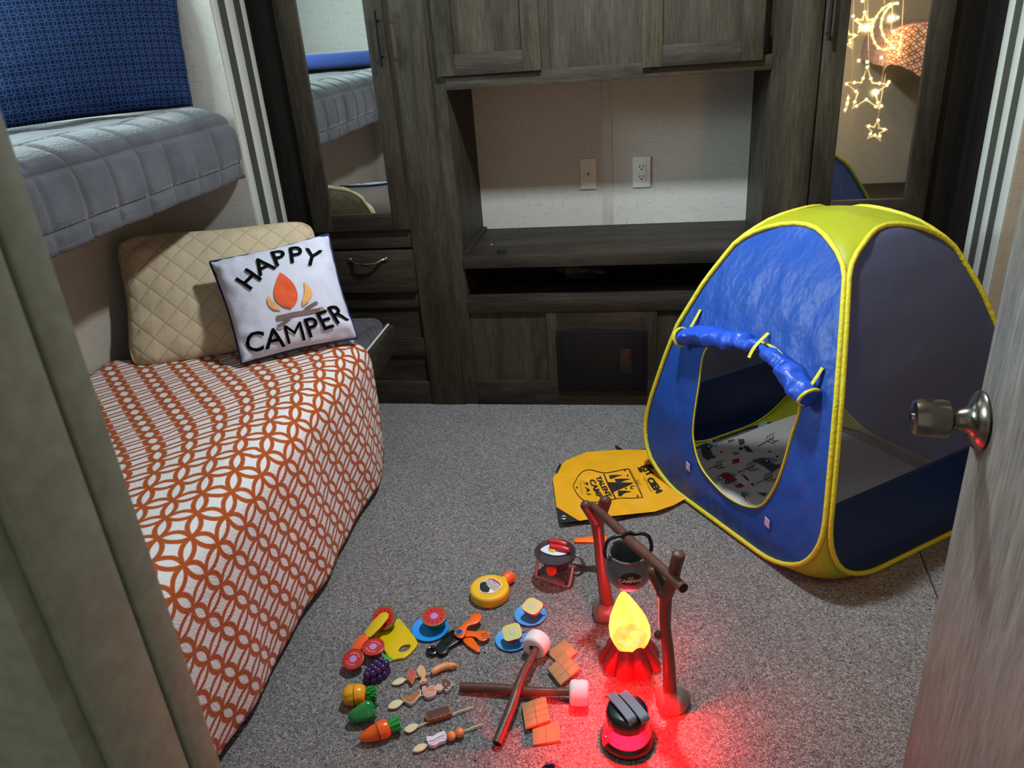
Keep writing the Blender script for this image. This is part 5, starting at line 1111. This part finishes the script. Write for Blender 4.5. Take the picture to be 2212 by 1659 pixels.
# pepper
qA, qB = F(752, 1553, .020), F(806, 1530, .023); qd = (qB - qA).normalized(); ql = (qB - qA).length
pep = empty('toy_pepper', (qA.x, qA.y, 0), 'glossy green toy bell pepper between the pineapple and the carrot', 'toy vegetable')
PEP = M('pepper_green', '0c7a34', .18, coat=.5)
def lob(a, r, h): return 1 + .09 * math.cos(4 * a) * min(1, h / .03)
lathe('pepper_body', [(0, 0), (.007, .001), (.0125, .006), (.0165, .016), (.0205, .030), (.0235, .042), (.0235, .050), (.020, .057), (.012, .060), (.005, .056), (0, .055)], qA, PEP, pep, axis=qd, seg=36, fn=lob)
tube('pepper_stem', [qA + qd * .054, qA + qd * .064 + Vector((0, 0, .002)), qA + qd * .070 + Vector((0, 0, .005))], (.004, .0032, .004), PEP, pep, seg=8)
# carrot
kA, kB = F(777, 1597, .014), F(838, 1571, .020); kd_ = (kB - kA).normalized(); kl = (kB - kA).length
car = empty('toy_carrot', (kA.x, kA.y, 0), 'orange toy carrot cut in two with green top', 'toy vegetable')
CRT = M('carrot_orange', 'e85a10', .3, coat=.2)
s_ = kl / .066
lathe('carrot_half', [(0, 0), (.005, .0008), (.0095, .006), (.0135, .016), (.0168, .028), (.0188, .0395), (.0195, .0405), (.0175, .0412), (0, .0412)], kA, CRT, car, axis=kd_, seg=32)
lathe('carrot_half', [(0, .0424), (.0175, .0424), (.0197, .0432), (.0203, .050), (.0200, .058), (.0175, .0645), (.011, .067), (0, .0675)], kA, CRT, car, axis=kd_, seg=32)
ax_, ay_ = frame_axes(kd_)
for i in range(8):
    a = 2 * PI * i / 8; d = ax_ * math.cos(a) + ay_ * math.sin(a); b = kA + kd_ * .064; tube('carrot_leaf', [b + d * .006, b + d * .0095 + kd_ * .012, b + d * .0125 + kd_ * .026], (.0042, .0045, .005), M('carrot_green', '2a9a3c', .3), car, seg=8)
tube('carrot_leaf', [kA + kd_ * .064, kA + kd_ * .089], (.007, .009), M('carrot_green', '2a9a3c', .3), car, seg=10)

# ================================================================== SKEWERS
WOODL = M('pale_wood', 'd8c49a', .7); MEAT = M('meat_red', 'b8503c', .6, var=.3, vscale=120); MEATE = M('meat_edge', 'd88a60', .6); FISH = M('fish_tan', 'cfa064', .6); PINKM = M('fish_pink', 'a05058', .6); SAUS = M('hotdog_tan', 'd8905c', .4)
CREAM = M('cream_side', 'd8c4c0', .6); BRWN = M('drumstick_brown', 'a0642c', .55, var=.35, vscale=90); MUSH = M('mushroom_brown', '5a3422', .6); MUSHS = M('mushroom_stem', 'd0a888', .6); HAM = M('ham_pink', 'c88870', .6, var=.35, vscale=80); CHOC = M('chocolate', '4c1a14', .5); CHOCE = M('chocolate_edge', 'b05c34', .5); SQUID = M('squid_white', 'd8ccd4', .55); SQL = M('squid_mauve', '8a6a74', .6); BALL = M('ball_orange', 'd8844c', .3)
def sk(v, w): return 720 + v / 6.506, 1440 + w / 6.506
def skp(pts, z): return [F(*sk(*p), z) for p in pts]
def skewer(label, base):
    return empty('toy_skewer', tuple(F(*sk(*base))), label, 'toy skewer', 'toy skewers on the carpet')
def leaftip(t, pts): prism('wooden_tip', catmull(skp(pts, .004), 3, True), .004, WOODL, t, .001)
def rod(t, a, b, z=.007, r=.0016): tube('skewer_rod', [F(*sk(*a), z), F(*sk(*b), z)], r, WOODL, t, seg=8)
def slab(t, name, pts, z, h, side, top, inset=.0012, smooth_=3, cat=True):
    P = catmull(skp(pts, z), smooth_, True) if smooth_ else skp(pts, z); o = prism(name, P, h, side, t, .0008); c = sum(P, Vector()) / len(P)
    q = [c + (p - c) * .92 + Vector((0, 0, h + .0003)) for p in P]; mk('printed_face', q, [list(range(len(q)))], top, o, smooth=False); return o
def facedot(t, pts, z, m, name='print'): mk(name, skp(pts, z), [list(range(len(pts)))], m, t, smooth=False)
t = skewer('toy skewer with meat, fish and sausage, farthest of the four', (1180, 160))
leaftip(t, ((825, 255), (880, 195), (960, 170), (1015, 185), (985, 235), (900, 270))); rod(t, (990, 195), (1740, -20))
slab(t, 'meat_slice', ((1085, 45), (1180, 130), (1115, 275), (1025, 180)), .003, .009, MEATE, MEAT, smooth_=0)
slab(t, 'fish_piece', ((1215, 30), (1255, 25), (1300, 80), (1300, 150), (1280, 195), (1320, 220), (1300, 245), (1215, 265), (1250, 200), (1200, 150), (1185, 80)), .003, .009, CREAM, FISH); facedot(t, circle2(1230, 48, 18, 10, 16), .0126, SQUID, 'fish_eye'); facedot(t, circle2(1232, 47, 8, 8, 7), .0130, CHOC, 'fish_pupil'); facedot(t, ((1240, 205), (1290, 205), (1315, 225), (1290, 240), (1225, 250)), .0127, PINKM, 'fish_tail')
P = [F(*sk(*p), .009) for p in ((1385, 95), (1420, 65), (1500, 20), (1600, -10), (1690, -5), (1705, 10))]; tube('sausage', P, (.005, .0085, .0088, .0088, .0085, .005), SAUS, t, sub=6, seg=14)
t = skewer('toy skewer with drumstick, ham and mushroom, second farthest', (1150, 450))
leaftip(t, ((775, 595), (800, 530), (870, 485), (950, 480), (980, 510), (930, 570), (860, 605))); rod(t, (970, 500), (1700, 245))
slab(t, 'drumstick', ((955, 420), (985, 440), (1040, 455), (1090, 435), (1150, 385), (1210, 365), (1240, 395), (1215, 445), (1150, 520), (1090, 555), (1020, 520), (970, 480)), .003, .009, CREAM, BRWN)
slab(t, 'ham_piece', ((1255, 320), (1300, 305), (1320, 335), (1370, 300), (1430, 310), (1455, 370), (1430, 430), (1350, 465), (1290, 450), (1260, 400)), .003, .009, CREAM, HAM)
slab(t, 'mushroom_stem', ((1450, 290), (1500, 275), (1540, 290), (1545, 340), (1500, 370), (1450, 350)), .003, .008, CREAM, MUSHS)
slab(t, 'mushroom_cap', ((1525, 215), (1590, 205), (1650, 240), (1665, 300), (1630, 355), (1580, 375), (1555, 330), (1525, 290)), .003, .009, CREAM, MUSH)
for c in ((1580, 245), (1620, 290), (1590, 325)): facedot(t, circle2(*c, 13, 8, 11), .0127, MUSHS, 'mushroom_spot')
t = skewer('toy skewer with a chocolate bar', (1480, 730))
leaftip(t, ((997, 905), (1040, 850), (1110, 815), (1190, 825), (1190, 860), (1130, 915), (1060, 940))); rod(t, (1180, 835), (1965, 562))
slab(t, 'chocolate_bar', ((1300, 705), (1320, 690), (1600, 610), (1640, 620), (1660, 680), (1645, 715), (1370, 800), (1320, 795)), .003, .013, CHOCE, CHOC, smooth_=2)
for a, b in (((1390, 700), (1590, 645)), ((1395, 735), (1600, 680)), ((1430, 680), (1445, 740)), ((1500, 660), (1515, 722)), ((1560, 645), (1575, 705))):
    A, B = F(*sk(*a), .0166), F(*sk(*b), .0166); tube('score_line', [A, B], .0005, CHOCE, t, seg=5)
t = skewer('toy skewer with squid and two orange balls, nearest of the four', (1480, 1040))
leaftip(t, ((1118, 1195), (1160, 1135), (1230, 1097), (1310, 1100), (1320, 1130), (1260, 1185), (1180, 1212))); rod(t, (1300, 1105), (2110, 800))
slab(t, 'squid_piece', ((1310, 1040), (1340, 1020), (1400, 1020), (1460, 985), (1560, 945), (1590, 990), (1600, 1050), (1570, 1085), (1490, 1110), (1430, 1150), (1350, 1140), (1330, 1100)), .003, .010, SQUID, SQUID)
for ln in (((1320, 1060), (1400, 1045), (1480, 1000), (1570, 970)), ((1340, 1090), (1420, 1065), (1500, 1020), (1580, 1005)), ((1345, 1045), (1420, 1030), (1500, 980), (1560, 955))): tube('squid_line', catmull(skp(ln, .0133), 4), .0006, SQL, t, seg=5)
for c in ((1658, 975), (1776, 930)): p = F(*sk(*c), .0115); ellipsoid('ball', p, (.0108, .0108, .0108), BALL, t, seg=18)

# ================================================================== MARSHMALLOW STICKS, CRACKERS
MM = M('marshmallow_white', 'e2d6d8', .6, sss=.2)
def mstick(label, A, B, rA, mallow_c, mdir, mr, ml, mids):
    t = empty('marshmallow_stick', (A.x, A.y, 0), label, 'toy stick', 'marshmallow sticks')
    tube('stick', [A] + mids + [B], rA, TWIG, t, sub=6, seg=14)
    lathe('stick_hole', [(0, 0), (.0085, 0), (.0085, .0008), (0, .0008)], A, BLACK, t, axis=(A - B), seg=12)
    r = mr; lathe('marshmallow', [(.010, .004), (.011, 0), (r * .80, 0), (r * .95, .003), (r, .008), (r, ml - .008), (r * .95, ml - .003), (r * .8, ml), (0, ml)], mallow_c, MM, t, axis=mdir, seg=36)
    return t
zs_ = .012
A, B = F(1073, 1606, .012), F(1160, 1398, .036)
d = F(1176, 1372, .030) - F(1152, 1410, .030); d.normalize()
mstick('toy marshmallow on a brown stick lying across the other stick', A, B, (.0112, .0108, .0100, .0085), F(1151, 1403, .0315) , d, .0312, .040, [A.lerp(B, .33) + Vector((.002, 0, .010)), A.lerp(B, .62) + Vector((-.003, 0, .010))])
A, B = F(995, 1484, .011), F(1240, 1494, .022)
d = F(1280, 1497, .028) - F(1230, 1495, .028); d.normalize()
mstick('toy marshmallow on a brown stick lying underneath, close to the lantern', A, B, (.0112, .0108, .0098, .0092), F(1231, 1496, .0282), d, .028, .042, [A.lerp(B, .35), A.lerp(B, .7) + Vector((0, -.004, 0))])
GRAH = M('graham_brown', '9c7c4e', .75, var=.08, vscale=90); GRL = M('graham_score', '82653c', .8)
def cracker(label, q, z, lines):
    P = [F(x, y, z) for x, y in q]; t = empty('graham_cracker', tuple((P[0] + P[2]) / 2), label, 'toy cracker', 'toy graham crackers')
    prism('cracker', P, .007, GRAH, t, .0008)
    for (a, b, u, v) in lines:
        A = P[a[0]].lerp(P[a[1]], u); B = P[b[0]].lerp(P[b[1]], v); tube('score_line', [A + Vector((0, 0, .0071)), B + Vector((0, 0, .0071))], 0.0005, GRL, t, seg=5)
cracker('brown toy cracker beside the marshmallow, lower of its overlapping pair', [(1220, 1384), (1248, 1413), (1211, 1442), (1182, 1414)], .0, [((0, 1), (3, 2), .5, .5)])
cracker('brown toy cracker lying on top of another near the fire', [(1221, 1414), (1254, 1448), (1211, 1484), (1183, 1449)], .0085, [((0, 1), (3, 2), .33, .33), ((0, 1), (3, 2), .66, .66), ((0, 3), (1, 2), .5, .5)])
cracker('brown toy cracker under the stick, upper of the front pair', [(1179, 1507), (1189, 1560), (1135, 1577), (1127, 1525)], .0085, [((0, 1), (3, 2), .25, .25), ((0, 1), (3, 2), .5, .5), ((0, 1), (3, 2), .75, .75), ((0, 3), (1, 2), .5, .5)])
cracker('brown toy cracker nearest the camera', [(1208, 1562), (1211, 1604), (1151, 1614), (1150, 1573)], .0, [((0, 3), (1, 2), .5, .5)])

# ================================================================== MULTI-TOOL AND ODDMENTS
mt_ = empty('toy_multitool', tuple(F(985, 1375)), 'toy folding multi-tool with black grip and orange spoon, fork and knife', 'toy tool')
OR = M('tool_orange', 'f0600c', .35)
def mtp(pts, z, sub=3): return catmull([F(x, y, z) for x, y in pts], sub, True)
prism('black_grip', mtp(((980, 1368), (997, 1383), (993, 1392), (973, 1405), (967, 1415), (955, 1421), (945, 1416), (942, 1405), (952, 1393), (961, 1381)), .001), .013, BLACKG, mt_, .002)
prism('grip_inlay', mtp(((957, 1390), (968, 1378), (975, 1373), (973, 1383), (966, 1391)), .014), .0015, BLACKG, mt_)
tube('key_ring', [F(933 + 9.5 * math.cos(a), 1406 + 7.5 * math.sin(a), .008) for a in [k * PI / 8 for k in range(16)]], .0045, BLACKG, mt_, seg=8, closed=True)
prism('spoon', mtp(((981, 1370), (990, 1360), (1003, 1349), (1013, 1341), (1019, 1331), (1029, 1327), (1039, 1331), (1040, 1339), (1033, 1347), (1023, 1351), (1014, 1353), (1009, 1358), (1006, 1371), (998, 1380), (987, 1378)), .018), .005, OR, mt_, .0016)
fk = prism('fork', mtp(((1003, 1365), (1030, 1366), (1039, 1364), (1051, 1365), (1058, 1371), (1057, 1379), (1046, 1386), (1036, 1385), (1029, 1379), (1016, 1376), (1004, 1377)), .011), .004, OR, mt_, .0012)
for a, b in (((1039, 1371), (1052, 1368)), ((1040, 1375), (1056, 1373)), ((1041, 1380), (1055, 1378))): tube('tine_gap', [F(*a, .0152), F(*b, .0152)], .0009, M('gap_dark', '3a1c0c', .8), fk, seg=6)
prism('knife', mtp(((999, 1383), (1007, 1374), (1019, 1377), (1033, 1396), (1038, 1406), (1033, 1410), (1026, 1407), (1010, 1396)), .006), .004, OR, mt_, .0012)
pv = F(992, 1367, .023); lathe('compass', [(0, 0), (.0095, 0), (.0095, .0025), (.0075, .0030), (0, .0026)], pv, M('compass_blue', '3a3f72', .25), mt_, seg=22); lathe('compass_rim', [(.0082, .0005), (.0102, .0005), (.0102, .0030), (.0082, .0034)], pv, M('rim_lilac', '8a86a8', .3), mt_, seg=22)
pp = F(1190, 1681, .024); ellipsoid('purple_toy', pp, (.0265, .030, .024), M('eggplant_purple', '120a30', .2, coat=.4), seg=24, label='dark purple round toy cut off at the bottom edge', cat='toy')
for (x, y), c, lb_, sz in (((910, 1231), 'b8402c', 'tiny red crumb on the carpet above the cutting board', .003), ((1047, 1409), '15120f', 'tiny black crumb on the carpet beside the multi-tool', .0035), ((1027, 1642), '15120f', 'tiny black crumb on the carpet left of the crackers', .003)):
    ellipsoid('crumb', F(x, y, .0015), (sz, sz * .8, .0015), M('crumb_' + c, c, .8), seg=8, label=lb_, cat='crumb')

# ================================================================== STAR LIGHTS (beside the door, seen in the right mirror)
MY = FACE - .010
def U(px, py, y): p = V(px, py, 2 * MY - y); return Vector((p.x, y, p.z))
CLEAR = M('clear_plastic', 'd8c89a', .15, transp=.35, emit=(1, .72, .30, 1), es=.35); BULB = M('warm_bulb', 'fff0c0', .3, emit=(1.0, .66, .25, 1), es=26.0); WIRE = M('clear_wire', 'b8ae96', .4)
YS = .985
stl = empty('star_lights', tuple(U(1880, 330, YS)), 'curtain of warm fairy lights with stars and moon, seen in the right mirror', 'fairy lights')
def star_pts(cx, cy, R, r, rot=0): return [(cx + (R if i % 2 == 0 else r) * math.sin(rot + i * PI / 5), cy - (R if i % 2 == 0 else r) * math.cos(rot + i * PI / 5)) for i in range(10)]
bulb0 = None
def bulb(px, py, par, s=.0055):
    global bulb0
    p = U(px, py, YS - .006)
    if bulb0 is None: bulb0 = ellipsoid('bulb', p, (s, s, s), BULB, par, seg=10); return
    o = bulb0.copy(); COL.objects.link(o); o.parent = par; o.location = p - WORLD[par.name]
def shape(name, pts, nb, w=.0045):
    o = tube(name, [U(x, y, YS) for x, y in pts], w, CLEAR, stl, seg=8, closed=True)
    for k in range(nb):
        t = k / nb * len(pts); i = int(t); u = t - i; a, b = pts[i % len(pts)], pts[(i + 1) % len(pts)]; bulb(a[0] + (b[0] - a[0]) * u, a[1] + (b[1] - a[1]) * u, stl)
shape('big_star', star_pts(1872, 195, 50, 20, .03), 14); shape('small_star', star_pts(1868, 50, 24, 9), 6, .006); shape('small_star', star_pts(1892, 283, 24, 9, .2), 6, .006); shape('small_star', star_pts(1826, 82, 26, 10, .1), 6, .006)
out = [(1938, 7), (1918, 10), (1898, 28), (1885, 55), (1884, 78), (1893, 98), (1906, 107), (1930, 103)]; inn = [(1922, 95), (1911, 82), (1903, 60), (1906, 38), (1916, 20), (1930, 8)]
shape('moon', [tuple(p)[:2] for p in catmull([Vector((x, y, 0)) for x, y in out + inn], 2, True)], 18)
for x, y0, y1 in ((1945, 68, 122), (1830, 204, 243)): tube('icicle', [U(x + 3, y0, YS), U(x, (y0 + y1) / 2, YS), U(x - 5, y1, YS)], (.003, .008, .003), CLEAR, stl, seg=8); bulb(x + 2, y0 + 8, stl); bulb(x, (y0 + y1) / 2, stl); bulb(x - 4, y1 - 6, stl)
for x0, x1, y0, y1 in ((1873, 1877, -70, 145), (1955, 1948, -70, 68), (1868, 1868, -70, 26), (1915, 1910, -70, 10), (1932, 1925, -60, 70), (1913, 1895, 160, 262), (1846, 1840, -70, 205), (1826, 1826, -70, 56)): tube('wire', [U(x0, y0, YS), U(x1, y1, YS)], .0015, WIRE, stl, seg=5)
for x, y in ((1855, 131), (1873, 134), (1904, 124), (1843, 35), (1929, 68), (1939, 38), (1904, 229), (1920, 177), (1863, 2), (1832, 20), (1830, 45), (1833, 12), (1940, -20), (1890, -30)): bulb(x, y, stl)
for (x, y), e in (((1870, 60), 3.2), ((1890, 200), 2.0), ((1925, 40), 3.0)): point_light('star_light_glow', U(x, y, YS + .03), e, (1.0, .66, .28), .005)
